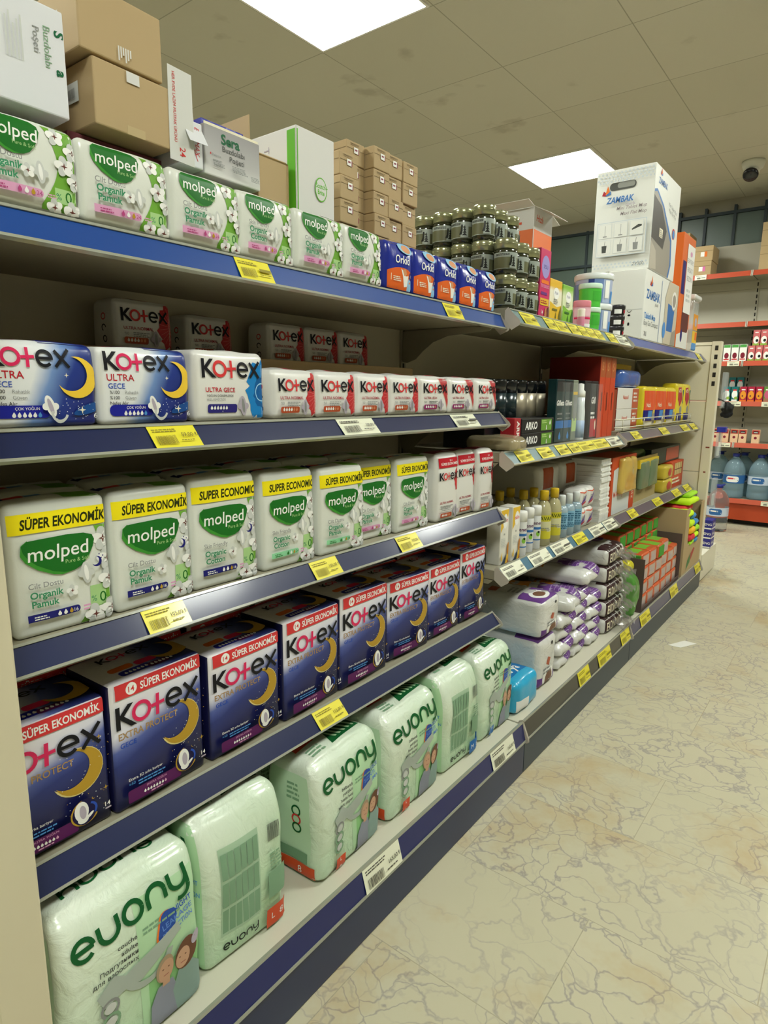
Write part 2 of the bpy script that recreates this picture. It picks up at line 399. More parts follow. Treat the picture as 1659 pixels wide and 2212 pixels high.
# ------------------------------------------------------------------ ceiling lights
EM = P('led_diffuser', '#ffffff', .5); EM.node_tree.nodes['Principled BSDF'].inputs['Emission Color'].default_value = (*LAMP_C, 1)
EM.node_tree.nodes['Principled BSDF'].inputs['Emission Strength'].default_value = LAMP_E
LFR = P('lamp_frame', '#e6e4e0', .4)
def ceiling_light(i, j, label):
    x0, x1, y0, y1 = GX+(i-1)*TILE+.012, GX+i*TILE-.012, GY+(j-1)*TILE+.012, GY+j*TILE-.012
    t = thing('ceiling_light', label, 'ceiling light', ((x0+x1)/2, (y0+y1)/2, CEIL_Z), 0, 'square LED panels in the ceiling')
    mb = MB(); z0, z1 = -.008, 0; a = (x1-x0)/2; e = .012
    mb.box(-a, -a, z0, a, -a+e, z1, LFR); mb.box(-a, a-e, z0, a, a, z1, LFR); mb.box(-a, -a+e, z0, -a+e, a-e, z1, LFR); mb.box(a-e, -a+e, z0, a, a-e, z1, LFR)
    mb.build('frame', t)
    mb = MB(); mb.box(-a+e, -a+e, -.006, a-e, a-e, -.002, EM); mb.build('diffuser', t)
ceiling_light(0, 0, 'large glowing LED ceiling panel cut off by the top of the photo')
ceiling_light(0, 4, 'smaller-looking glowing LED ceiling panel behind the large white mop box')
for i, j in ((4, 0), (4, 4), (0, -4), (4, -4)):
    ceiling_light(i, j, 'square LED ceiling panel of the same row grid, outside the photo')
# dome camera
t = thing('security_camera', 'white dome security camera with a dark lens on the ceiling at right', 'camera', (-.92, 5.62, CEIL_Z))
CW = P('camera_white', '#d8d8cc', .4); CB = P('camera_black', '#14161c', .15, coat=.5)
mb = MB(); mb.lathe([(.075, 0), (.078, -.012), (.066, -.05), (.05, -.062), (.0, -.064)], 28, CW); mb.build('base', t, smooth=True)
mb = MB(); q = []
for k in range(9): a = PI*k/8; q.append((.05*math.sin(a)+.0001, -.05*math.cos(a)))
mb.lathe(q, 24, CW, (0, -.01, -.062)); mb.build('ball_housing', t, smooth=True)
mb = MB(); mb.lathe([(.001, .0), (.03, .0), (.042, -.02), (.036, -.032), (.001, -.036)], 24, CB, M=Matrix.Translation((-.004, -.032, -.088)) @ Matrix.Rotation(math.radians(-50), 4, 'X') @ Matrix.Scale(1.25, 4)); mb.build('lens', t, smooth=True)

# ------------------------------------------------------------------ shelving
Y0, Y1, Y2, Y3 = .272, 1.576, 2.576, 3.905
XB = -1.15
DECK = P('cream_sheet_metal_shaded', '#98937f', .45, spec=.35); DECKB = P('cream_sheet_metal', '#cbc8b6', .42, spec=.4)  # upper-deck cream painted darker, standing in for shade on the undersides
BACKP = P('beige_back_panel', '#c2baa3', .5)
PVC = P('clear_pvc_lip', '#989a8c', .2, coat=.6); CAPM = P('grey_plastic_end_cap', '#c4bdb0', .4)
def INS(name, hexc, rough=.35): return P(name, hexc, rough, coat=.6, coatr=.14, spec=.3)
BLUE1 = INS('rail_bright_blue', '#12438f'); BLUE2 = INS('rail_navy_blue', '#121e4a'); BLUE3 = INS('rail_deep_blue', '#161f5c')
TEALG = INS('rail_grey_teal', '#6f8a8e'); TEALB = INS('rail_teal_blue', '#46748c'); CHAR = INS('rail_charcoal', '#38352f')
PURP = INS('rail_grey_purple', '#5d5560'); SKY = INS('rail_cornflower', '#3b539c'); NAVY = INS('rail_dark_navy', '#34355e')
PLB = P('plinth_navy', '#16264c', .4, coat=.15); PLS = P('plinth_slate', '#2e3b47', .45, coat=.1)
RAILS = {}
def shelf(key, label, y0, y1, zt, rail, ins, base=None):
    xt, zt2, xb, zb = rail; RAILS[key] = rail
    t = thing('shelf', label, 'shelf', (XB, (y0+y1)/2, zt), 0, 'shelves of the long gondola'); L = -t.location
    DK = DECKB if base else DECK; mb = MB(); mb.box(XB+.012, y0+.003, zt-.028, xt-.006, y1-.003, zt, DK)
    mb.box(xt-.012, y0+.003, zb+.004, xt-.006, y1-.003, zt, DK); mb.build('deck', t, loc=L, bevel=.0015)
    nx, nz = (zt2-zb), (xb-xt); l = math.hypot(nx, nz); nx, nz = nx/l, nz/l          # outward normal in xz
    def pr(s, o): return (xt+(xb-xt)*s+nx*o, zt2+(zb-zt2)*s+nz*o)
    mb = MB(); mb.prism([pr(0, 0), pr(1, 0), pr(1, -.004), pr(0, -.004)], 'y', y0+.004, y1-.004, ins); mb.build('price_rail', t, loc=L)
    mb = MB(); mb.prism([pr(-.07, -.004), pr(-.07, .002), pr(.03, .002), pr(.03, .0006), pr(-.03, -.004)], 'y', y0+.004, y1-.004, PVC)
    mb.prism([pr(.94, .0006), pr(.94, .003), pr(1.04, .003), pr(1.04, -.004)], 'y', y0+.004, y1-.004, PVC); mb.build('clear_rail_lip', t, loc=L)
    for ye, s in ((y0, 1), (y1, -1)):
        mb = MB(); a = ye+s*.0008; e = ye+s*.0032
        mb.prism([pr(-.1, -.01), pr(-.12, .001), pr(.3, .004), pr(.9, .009), pr(1.1, .008), pr(1.15, .002), pr(1.1, -.022), pr(.5, -.03)], 'y', min(a, e), max(a, e), CAPM); mb.build('end_cap', t, loc=L, bevel=.0008)
        if not base:
            mb = MB(); a = ye+s*.004; e = ye+s*.0065
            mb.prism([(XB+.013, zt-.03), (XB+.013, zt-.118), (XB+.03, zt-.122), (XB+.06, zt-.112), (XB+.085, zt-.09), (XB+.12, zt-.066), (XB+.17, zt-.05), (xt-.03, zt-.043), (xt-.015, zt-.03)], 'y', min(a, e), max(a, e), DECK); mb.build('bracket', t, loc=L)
    if base:
        mb = MB(); mb.box(-.7, y0+.0015, .004, -.6874, y1-.0015, .118, base); mb.build('plinth', t, loc=L, bevel=.001)
        for ye in (y0+.02, y1-.04):
                mb = MB(); mb.box(XB, ye, 0, -.705, ye+.02, .12, P('foot_black', '#26241f', .6)); mb.build('base_foot', t, loc=L)
    return t
def unit(label, y0, y1, top, last=False):
    t = thing('shelving_frame', label, 'shelving frame', (XB, (y0+y1)/2, 0), 0, 'bays of the long gondola'); L = -t.location
    mb = MB()
    for k in range(4): mb.box(XB-.012, y0+.002, .1+k*(top-.1)/4+.0015, XB+.006, y1-.002, .1+(k+1)*(top-.1)/4-.0015, BACKP)
    mb.build('back_panel', t, loc=L)
    for ye in ([y0, y1] if last else [y0]):
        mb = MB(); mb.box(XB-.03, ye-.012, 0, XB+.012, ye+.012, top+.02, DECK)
        for k in range(int(top/.05)): mb.box(XB+.0115, ye-.004, .1+k*.05, XB+.0126, ye+.004, .1+k*.05+.025, P('slot_dark', '#2a2620', .8))
        mb.build('upright', t, loc=L)
unit('shelving bay nearest the camera with beige back and navy plinth', Y0, Y1, 1.3)
unit('middle shelving bay with beige back and slate plinth between two joints', Y1, Y2, 1.3)
unit('farthest shelving bay with slate plinth beside the cream end panel', Y2, Y3, 1.3, True)
shelf('A1', 'top shelf of the nearest bay with bright blue price rail', Y0, Y1, 1.297, (-.8194, 1.2929, -.8005, 1.2561), BLUE1)
shelf('A2', 'second shelf of the nearest bay, navy rail with one yellow and two white tags', Y0, Y1, 1.040, (-.811, 1.0363, -.785, 1.004), BLUE2)
shelf('A3', 'third shelf of the nearest bay under the yellow-banner packs', Y0, Y1, .770, (-.807, .7726, -.7834, .7403), BLUE2)
shelf('A4', 'fourth shelf of the nearest bay under the navy night packs', Y0, Y1, .461, (-.807, .467, -.780, .436), BLUE2)
shelf('A5', 'bottom shelf of the nearest bay under the pale green packs', Y0, Y1, .153, (-.6959, .1592, -.6832, .108), BLUE3, PLB)
shelf('B1', 'top shelf of the middle bay with grey-teal rail full of yellow tags', Y1, Y2, 1.312, (-.7976, 1.3071, -.7718, 1.270), TEALG)
shelf('B2', 'second shelf of the middle bay under the razor and shaving packs', Y1, Y2, .928, (-.797, .9275, -.770, .895), TEALG)
shelf('B3', 'third shelf of the middle bay with teal rail and white tags', Y1, Y2, .590, (-.797, .598, -.770, .565), TEALB)
shelf('B5', 'bottom shelf of the middle bay with charcoal rail under the cotton packs', Y1, Y2, .153, (-.6959, .1592, -.6832, .108), CHAR, PLS)
shelf('C1', 'top shelf of the farthest bay with cornflower blue rail under the mop boxes', Y2, Y3, 1.318, (-.797, 1.313, -.772, 1.274), SKY)
shelf('C2', 'second shelf of the farthest bay with grey-purple rail and wire fence', Y2, Y3, .945, (-.797, .938, -.770, .905), PURP)
shelf('C3', 'third shelf of the farthest bay with grey-purple rail under glove packs', Y2, Y3, .590, (-.797, .598, -.770, .565), PURP)
shelf('C5', 'bottom shelf of the farthest bay with dark navy rail under open cartons', Y2, Y3, .153, (-.6959, .1592, -.6832, .108), NAVY, PLS)
# cream side panel in front of the first bay
t = thing('side_panel', 'cream metal side panel at the left edge of the nearest bay', 'panel', (-.95, .24, 0))
mb = MB(); mb.box(-.25, -.03, 0, .25, .026, 1.36, P('cream_panel', '#d0c8ac', .45)); mb.build('sheet', t, bevel=.003)

# ------------------------------------------------------------------ price tags
YEL = P('yellow_tag', '#e8dc2a', .4, coat=.5); WHT = P('white_tag', '#e9ead2', .4, coat=.5); INK = P('tag_ink', '#4c4a44', .6); INKY = P('tag_ink_on_yellow', '#8f8420', .6); INKD = P('tag_ink_dark', '#24242a', .6)
def price_tag(key, y0, y1, label, yellow=True, price=None, seed=0):
    xt, zt, xb, zb = RAILS[key]; nx, nz = (zt-zb), (xb-xt); l = math.hypot(nx, nz); nx, nz = nx/l, nz/l; hh = l*.94; w_ = y1-y0
    A = Art(); a = INKY if yellow else INK
    A.lines(-w_*.44, hh*.84, w_*.6, hh*.05, 2, a, seed=seed+1)
    A.barcode(-w_*.42, hh*.16, w_*.4, hh*.4, a, seed)
    if price: A.text(price, w_*.46, hh*.48, hh*.16, INKD if not yellow else P('tag_price', '#6a6020', .6), 'R', .006, maxw=w_*.38)
    else: A.rect(w_*.1, hh*.46, w_*.44, hh*.6, a)
    A.lines(w_*.06, hh*.28, w_*.34, hh*.05, 1, a, seed=seed+2)
    mb = MB(); p = lambda s, o: (xt+(xb-xt)*s+nx*o, zt+(zb-zt)*s+nz*o)
    mat = YEL if yellow else WHT
    q = [p(.03, .0012), p(.95, .0032), p(.95, .0026), p(.03, .0006)]
    mb.prism([(a_-p(1, 0)[0], b_-p(1, 0)[1]) for a_, b_ in q], 'y', -w_/2, w_/2, mat)
    ex, ez = (xt-xb)/l, (zt-zb)/l
    put(A, mb, lambda u, v, o: (ex*v+nx*(.0034-.002*v/hh+o), u, ez*v+nz*(.0034-.002*v/hh+o)), (-w_/2+.001, .001, w_/2-.001, hh), 0, base=0)
    o = mb.build('price_tag', loc=(p(1, 0)[0], (y0+y1)/2, p(1, 0)[1]), normals=False); tag(o, label, 'price tag', 'paper price tags on the shelf rails')
for k, (key, y0, y1, ye, pr, lb) in enumerate((
    ('A1', .678, .748, 1, None, 'yellow price tag on the bright blue top rail, the nearer one'),
    ('A1', 1.28, 1.354, 1, None, 'yellow price tag on the bright blue top rail under the blue and orange packs'),
    ('A2', .505, .583, 1, '59,00 ₺', 'yellow price tag on the second shelf below the moon packs'),
    ('A2', .903, 1.012, 0, '100,00 ₺', 'white price tag on the second shelf below the small red and white packs'),
    ('A2', 1.313, 1.425, 0, None, 'white price tag at the far end of the nearest bay second shelf'),
    ('A3', .476, .547, 1, '105,00 ₺', 'yellow price tag on the third shelf, leftmost of its three'),
    ('A3', .821, .895, 1, '105,00 ₺', 'yellow price tag on the third shelf, middle of its three'),
    ('A3', 1.091, 1.172, 1, '105,00 ₺', 'yellow price tag on the third shelf, rightmost of its three'),
    ('A4', .824, .905, 1, '115,00 ₺', 'single yellow price tag below the navy night packs'),
    ('A5', .846, .966, 0, '165,00 ₺', 'large white price tag on the lowest rail reading 165,00'),
    ('A5', 1.375, 1.505, 0, '165,00 ₺', 'white price tag at the far end of the lowest blue rail'),
    ('B1', 1.628, 1.722, 1, None, 'yellow tag on the middle bay top rail, below the dark jars'),
    ('B1', 1.785, 1.856, 1, None, 'yellow tag on the middle bay top rail, below the pink box'),
    ('B1', 1.862, 1.95, 1, None, 'yellow tag on the middle bay top rail, below the yellow box'),
    ('B1', 1.964, 2.046, 1, None, 'yellow tag on the middle bay top rail, below the green box'),
    ('B1', 2.054, 2.12, 1, None, 'yellow tag on the middle bay top rail, below the pink jars'),
    ('B1', 2.126, 2.196, 1, None, 'yellow tag on the middle bay top rail, next after the pink jars'),
    ('B1', 2.204, 2.27, 1, None, 'yellow tag on the middle bay top rail, below the green tub'),
    ('B1', 2.323, 2.413, 1, None, 'yellow tag on the middle bay top rail, below the blue tub'),
    ('B1', 2.422, 2.56, 0, None, 'pale cream tag on the middle bay top rail, below the black tubs'),
    ('B2', 1.638, 1.727, 1, None, 'yellow tag on the middle bay second rail, below the clear bag'),
    ('B2', 1.786, 1.88, 1, None, 'yellow tag on the middle bay second rail, below the black shaving boxes'),
    ('B2', 1.925, 2.015, 1, None, 'yellow tag on the middle bay second rail, below the dark teal packs'),
    ('B2', 2.026, 2.108, 1, None, 'yellow tag in the row on the middle bay second rail, nearest of the joined run'),
    ('B2', 2.112, 2.254, 1, None, 'long yellow tag on the middle bay second rail, middle of the joined run'),
    ('B2', 2.258, 2.4, 1, None, 'long yellow tag on the middle bay second rail, far end of the joined run'),
    ('B2', 2.41, 2.55, 0, None, 'pale tag at the far end of the middle bay second rail'),
    ('B3', 1.585, 1.715, 0, '28,00', 'white tag on the teal rail, below the yellow-cornered boxes'),
    ('B3', 1.764, 1.905, 0, '15,00', 'white tag on the teal rail, below the white spray cans'),
    ('B3', 1.935, 2.084, 0, None, 'white tag on the teal rail, below the yellow-capped bottles'),
    ('B3', 2.128, 2.232, 1, None, 'yellow tag on the teal rail, below the pale blue bottles'),
    ('B3', 2.29, 2.43, 0, None, 'white tag on the teal rail, below the cotton bags'),
    ('B3', 2.44, 2.568, 0, None, 'white tag on the teal rail, below the stacked white napkins'),
    ('B5', 1.994, 2.098, 1, None, 'yellow tag on the charcoal bottom rail, nearest of the three'),
    ('B5', 2.19, 2.323, 1, None, 'yellow tag on the charcoal bottom rail, middle of the three'),
    ('B5', 2.45, 2.56, 1, None, 'yellow tag on the charcoal bottom rail, at its far end'),
    ('C1', 3.75, 3.84, 1, None, 'small yellow tag at the far end of the cornflower top rail'),
    ('C2', 2.71, 2.816, 1, None, 'yellow tag on the farthest bay second rail, nearest of four'),
    ('C2', 3.145, 3.272, 1, None, 'yellow tag on the farthest bay second rail, second of four'),
    ('C2', 3.554, 3.70, 1, None, 'yellow tag on the farthest bay second rail, third of four'),
    ('C2', 3.766, 3.89, 1, None, 'yellow tag on the farthest bay second rail, last of four'),
    ('C3', 2.751, 2.854, 1, None, 'yellow tag on the farthest bay third rail, nearest of four'),
    ('C3', 3.139, 3.269, 1, None, 'yellow tag on the farthest bay third rail, second of four'),
    ('C3', 3.506, 3.641, 1, None, 'yellow tag on the farthest bay third rail, third of four'),
    ('C3', 3.751, 3.878, 1, None, 'yellow tag on the farthest bay third rail, last of four'),
    ('C5', 2.712, 2.858, 1, None, 'yellow tag on the dark navy bottom rail, nearest of three'),
    ('C5', 3.212, 3.353, 1, None, 'yellow tag on the dark navy bottom rail, middle of three'),
    ('C5', 3.75, 3.88, 1, None, 'yellow tag on the dark navy bottom rail, at its far end'))):
    price_tag(key, y0, y1, lb, bool(ye), pr, k)
# scrap of paper on the floor
mb = MB(); mb.prism([(-.048, -.05), (.004, -.048), (.05, .046), (-.002, .05)], 'z', 0, .0008, P('paper_scrap', '#e8e8e0', .6))
tag(mb.build('paper_scrap', loc=(-.556, 2.92, .0005), normals=False), 'white scrap of paper lying on the marble floor', 'paper')
# ------------------------------------------------------------------ shared inks and films
def film(name, hexc, rough=.33, bump=.25, sc=45): return P(name, hexc, rough, coat=.35, bump=bump, bscale=sc, coatr=.2)
FW = film('white_pack_film', '#dcdfd6'); FWK = film('white_pack_film_smooth', '#e0dfda', bump=.15)
W = P('print_white', '#eeeeea', .4); K = P('print_black', '#17171c', .45); GR = P('print_grey', '#8b8d8c', .5); LG = P('print_light_grey', '#c9ccc8', .5)
RED = P('print_red', '#d0393a', .4); MAG = P('print_magenta', '#d62a5c', .4); NV = P('print_navy', '#1f2070', .4); BL = P('print_blue', '#2b4fb0', .4)
LEAF = P('print_leaf_green', '#1f6b24', .38); LEAFL = P('print_leaf_green_light', '#3f8f33', .38); GRASS = P('print_grass_green', '#6fa63a', .42); GRASSL = P('print_pale_green', '#a9d08c', .42)
TXG = P('print_text_green', '#3c8a62', .45); MINT = P('print_mint', '#8fd3a3', .45); PINK = P('print_pink', '#dba0c4', .45); PINKD = P('print_pink_dark', '#b2477f', .45)
YB = P('print_banner_yellow', '#f0de1c', .38); GOLD = P('print_gold', '#b7922f', .35); GOLDT = P('print_gold_text', '#a8875a', .45); MOON = P('print_moon_yellow', '#ecc63f', .4)
BRN = P('print_brown', '#6a3b34', .5); PUR = P('print_purple', '#5a1d58', .4); ORG = P('print_orange', '#e2762c', .4); CREAM = P('print_cream', '#e9e2c8', .5)
DKR = P('print_dark_red', '#a62838', .4); CAR = P('print_carmine', '#b9222f', .4); LIL = P('print_lilac_grey', '#b3aab8', .5); SKYB = P('print_sky_blue', '#4f8fd0', .4); TEA = P('print_teal', '#1d6a6c', .4)

def cotton(a, u, v, s, mt=None):
    for k in range(5):
        an = 2*PI*k/5+.5; a.ell(u+s*.42*math.cos(an), v+s*.42*math.sin(an), s*.46, s*.36, LG if k % 2 else W, an)
    a.star(u, v, s*.32, BRN)
def kotex(a, u, v, s, mk, mo, e_only=False):
    """five-glyph brand word with a ring and a slanted plus"""
    a.text('K', u, v, s, mk, bold=.02, sx=1.02)
    w_ = s*.17; a.arc(u+s*1.24, v+s*.48, s*.4, 0, 360, w_, mo, 24)
    p = u+s*1.98
    a.rect(p-s*.02, v-s*.03, p+s*.15, v+s*.98, mo, .0, rot=-.05); a.rect(p-s*.26, v+s*.42, p+s*.42, v+s*.58, mo, 0, rot=.06)
    a.arc(u+s*2.92, v+s*.46, s*.385, 0, 318, w_, mk, 24); a.rect(u+s*2.56, v+s*.39, u+s*3.38, v+s*.54, mk)
    q = u+s*3.48; a.stroke([(q, v+s*.02), (q+s*.8, v+s*.98)], w_, mk); a.stroke([(q+s*.02, v+s*.9), (q+s*.76, v+s*.02)], w_, mk)
def padicon(a, u, v, s, m1=W, m2=LIL, tilt=.25):
    a.ell(u, v, s*.26, s*.62, m1, tilt); a.ell(u-s*.26, v-s*.02, s*.2, s*.2, m1, 0); a.ell(u+s*.26, v-s*.02, s*.2, s*.2, m1, 0); a.ell(u, v, s*.12, s*.45, m2, tilt)
def drops(a, u, v, h, n, full, m1, m2):
    for k in range(n): a.drop(u+k*h*.95, v, h, m1 if k < full else m2)
def leafbadge(a, u, v, w_, h_):
    """dark green leaf badge with the white brand word; (u, v) lower left of its box"""
    def L(pts): return [(u+x*w_, v+y*h_) for x, y in pts]
    a.poly(L([(0, .6), (.02, .86), (.1, .97), (.16, .62), (.3, .28), (.55, .02), (.72, .02), (.52, -.05), (.4, 0), (.2, .18), (.06, .4)]), LEAFL)
    a.poly(L([(.04, .66), (.02, .84), (.1, .95), (.3, .97), (.6, .99), (.85, .96), (.97, .88), (1, .74), (.97, .55), (.9, .3), (.8, .1), (.68, .0), (.55, .0), (.4, .08), (.2, .3), (.1, .48)]), LEAF)
    a.text('molped', u+w_*.09, v+h_*.42, h_*.36, W, maxw=w_*.86, sx=1.0, bold=.006, shear=.08)
    a.text('Pure & Soft', u+w_*.92, v+h_*.23, h_*.1, GRASSL, 'R')
def greenside(a, w_, h_, top, econ):
    """curved green area at the right of the pack with cotton bolls"""
    pts = []
    for k in range(13):
        t = k/12; x = (.35+.1*math.sin(PI*min(1, t/.9))-.22*t*t*t) if econ else (.17+.15*math.sin(PI*min(1, t*1.1))-.04*t); pts.append((w_*x, top*(1-t)))
    a.poly(pts+[(w_*.52, 0), (w_*.52, top)], GRASS)
def molped_body(w_, h_, econ, en, strip, n, moon):
    a = Art(); hw = w_/2; top = h_*(.77 if econ else 1.0)
    greenside(a, w_, h_, top, econ)
    a.rect(w_*.26, h_*.13, w_*.5, h_*.3, GRASSL)
    a.text('%', w_*.27, h_*.17, h_*.07 if not econ else h_*.045, TXG); a.text('0', w_*.36, h_*.155, h_*.12 if not econ else h_*.08, LEAF)
    fl = [(.3, .88, .1), (.45, .74, .1), (.36, .56, .11), (.46, .4, .1), (.24, .07, .09), (.41, .06, .1)] if not econ else [(.44, .66, .15), (.48, .5, .15), (.47, .34, .14), (.3, .07, .14), (.47, .1, .13)]
    for x, y, s in fl: cotton(a, w_*x, h_*y, w_*s)
    padicon(a, w_*(.12 if not econ else .22), h_*.42, h_*(.2 if not econ else .14), LG, W, .1)
    if econ: y1, y2, y3, s1, s2 = .375, .3, .232, .04, .048
    else: y1, y2, y3, s1, s2 = .5, .395, .285, .065, .08
    a.text('Skin Friendly' if en else 'Cilt Dostu', -w_*.36, h_*y1, h_*s1, GR, bold=.008, maxw=w_*.34)
    a.text('Organic' if en else 'Organik', -w_*.35, h_*y2, h_*s2, TXG, bold=.028, maxw=w_*.32)
    a.text('Cotton' if en else 'Pamuk', -w_*.34, h_*y3, h_*s2, TXG, bold=.028, maxw=w_*.29)
    cotton(a, w_*(.06 if econ else .0), h_*(y2+.005), w_*.075)
    mat, dk = {'pink': (PINK, PINKD), 'navy': (NV, W), 'green': (MINT, LEAF)}[strip]
    v0, v1 = (h_*.13, h_*.185) if econ else (h_*.13, h_*.225)
    a.rect(-w_*.39, v0, w_*.13, v1, mat, r=(v1-v0)*.49); a.rect(-w_*.39, v0, -w_*.2, v1, mat)
    a.lines(-w_*.33, (v0+v1)/2, w_*.14, (v1-v0)*.16, 2, dk, seed=4)
    for k in range(3): a.drop(-w_*.09+k*w_*.06, (v0+v1)/2, (v1-v0)*.7, dk if k == 0 and strip != 'navy' else (W if k < 2 else GOLD))
    a.text(n, w_*.06, v0+(v1-v0)*.22, (v1-v0)*.5, W if strip == 'navy' else dk)
    a.lines(w_*.16, (v0+v1)/2, w_*.09, h_*.014, 2, PINK, seed=8)
    if moon: a.crescent(w_*.33, h_*.495, w_*.055, NV, 150); [a.ell(w_*(.36+.02*k % .06), h_*(.5+.016*k), w_*.008, w_*.008, NV, n=6) for k in range(4)]
    return a
def molped_top(w_, d_):
    a = Art(); a.poly([(w_*.1, d_*.1), (w_*.5, 0), (w_*.5, d_), (w_*.05, d_)], GRASS); a.rect(-w_*.4, d_*.45, -w_*.2, d_*.75, RED); a.rect(-w_*.19, d_*.45, -w_*.03, d_*.75, SKYB); a.rect(-w_*.5, d_*.42, -w_*.4, d_*.8, NV)
    return a
def molped_left(d_, h_):
    a = Art(); a.rect(-d_*.1, h_*.15, d_*.18, h_*.9, P('print_sage', '#9bb3a0', .45)); a.barcode(-d_*.08, h_*.7, d_*.24, h_*.16, P('print_dark_sage', '#4e6a58', .5)); a.lines(-d_*.06, h_*.6, d_*.2, h_*.02, 8, P('print_dark_sage', '#4e6a58', .5))
    return a
_cache = {}
def place(key, make, label, group, loc, rz=0, scale=None):
    if key not in _cache:
        t = make(label, group); _cache[key] = t; t.location = loc; t.rotation_euler = (0, 0, rz)
        if scale: t.scale = scale
        return t
    return dup(_cache[key], loc, rz, label, group, scale or (1, 1, 1))
def make_molped(econ, en, strip, n, moon, seed):
    def mk(label, group):
        if econ:
            w_, d_, h_ = .131, .075, .178; bag = Bag(w_, d_, h_, .0085, (.003, .001, .003), .0018, seed, .1)
        else:
            w_, d_, h_ = .126, .085, .1; bag = Bag(w_, d_, h_, .009, (.003, .001, .003), .0018, seed, .08)
        arts = [(None, 'front', molped_body(w_, h_, econ, en, strip, n, moon)), (None, 'top', molped_top(w_, d_)), (None, 'left', molped_left(d_, h_))]
        if econ:
            b_ = Art(); b_.rect(-w_*.5, h_*.78, w_*.5, h_*.925, YB); b_.text('SUPER ECONOMIC' if en else 'SÜPER EKONOMİK', -w_*.38, h_*.812, h_*.07, P('print_olive_black', '#2a300c', .45), bold=.03, shear=.14, maxw=w_*.86)
            arts.append(('banner', 'front', b_))
            l_ = Art(); leafbadge(l_, -w_*.4, h_*.455, w_*.74, h_*.285); arts.append(('brand_badge', 'front', l_))
        else:
            l_ = Art(); leafbadge(l_, -w_*.38, h_*.575, w_*.53, h_*.395); arts.append(('brand_badge', 'front', l_))
        t = pack('sanitary_pad_pack', label, 'sanitary pads', bag, FW, arts, group)
        mb = MB(); q = []
        for k in range(13):                                        # folded seal along the top
            y = -w_*.46+w_*.92*k/12; q.append((-.004+.003*math.sin(k*2.1+seed), y, h_+.0005+bag.b[2]*(1-(2*y/w_)**2)*.6))
        v = q+[(x-.012, y, z+.0025) for x, y, z in q]; mb.add(v, [(i, i+1, i+14, i+13) for i in range(12)], FW)
        mb.build('top_seal', t, smooth=True, normals=False)
        return t
    return mk
XF = -.822
# top shelf: six small packs
for k, (yc, en) in enumerate(((.377, 0), (.506, 0), (.634, 0), (.7535, 1), (.88, 0), (.9995, 0))):
    place(('ms', en), make_molped(0, en, 'pink', '24', 0, 3+en), 'white pad pack with pink strip and green badge, %s from left on top shelf' % ORD(k),
          'small pad packs on the top shelf', (XF-.043, yc, 1.297), rnd.uniform(-.02, .04), (1, 1 if k not in (3, 5) else .92, 1))
# third shelf: seven economy packs
for k, (yc, en, st, n, mo, dx) in enumerate(((.383, 0, 'navy', '16', 1, 0), (.517, 0, 'navy', '16', 1, 0), (.651, 1, 'navy', '16', 1, 0), (.795, 1, 'green', '24', 0, 0), (.938, 0, 'green', '24', 0, .004), (1.068, 0, 'pink', '24', 0, -.02), (1.198, 0, 'pink', '24', 0, -.006))):
    place(('me', en, st), make_molped(1, en, st, n, mo, 11+k), 'tall white pad pack with yellow banner and %s strip, %s from left on third shelf' % (st, ORD(k)),
          'yellow-banner pad packs on the third shelf', (XF-.004-.038+dx, yc, .770), rnd.uniform(-.03, .05), (1, .98, [.99, .99, 1.02, .99, .97, .97, .96][k]))
for k in range(6):
    place(('me', 0, 'navy'), None, 'tall pad pack in the dark behind the %s yellow-banner pack of the third shelf' % ORD(k), 'second row of yellow-banner packs', (XF-.135, .4+.136*k, .770), rnd.uniform(-.06, .06), (1, .98, .99+.03*rnd.random()))

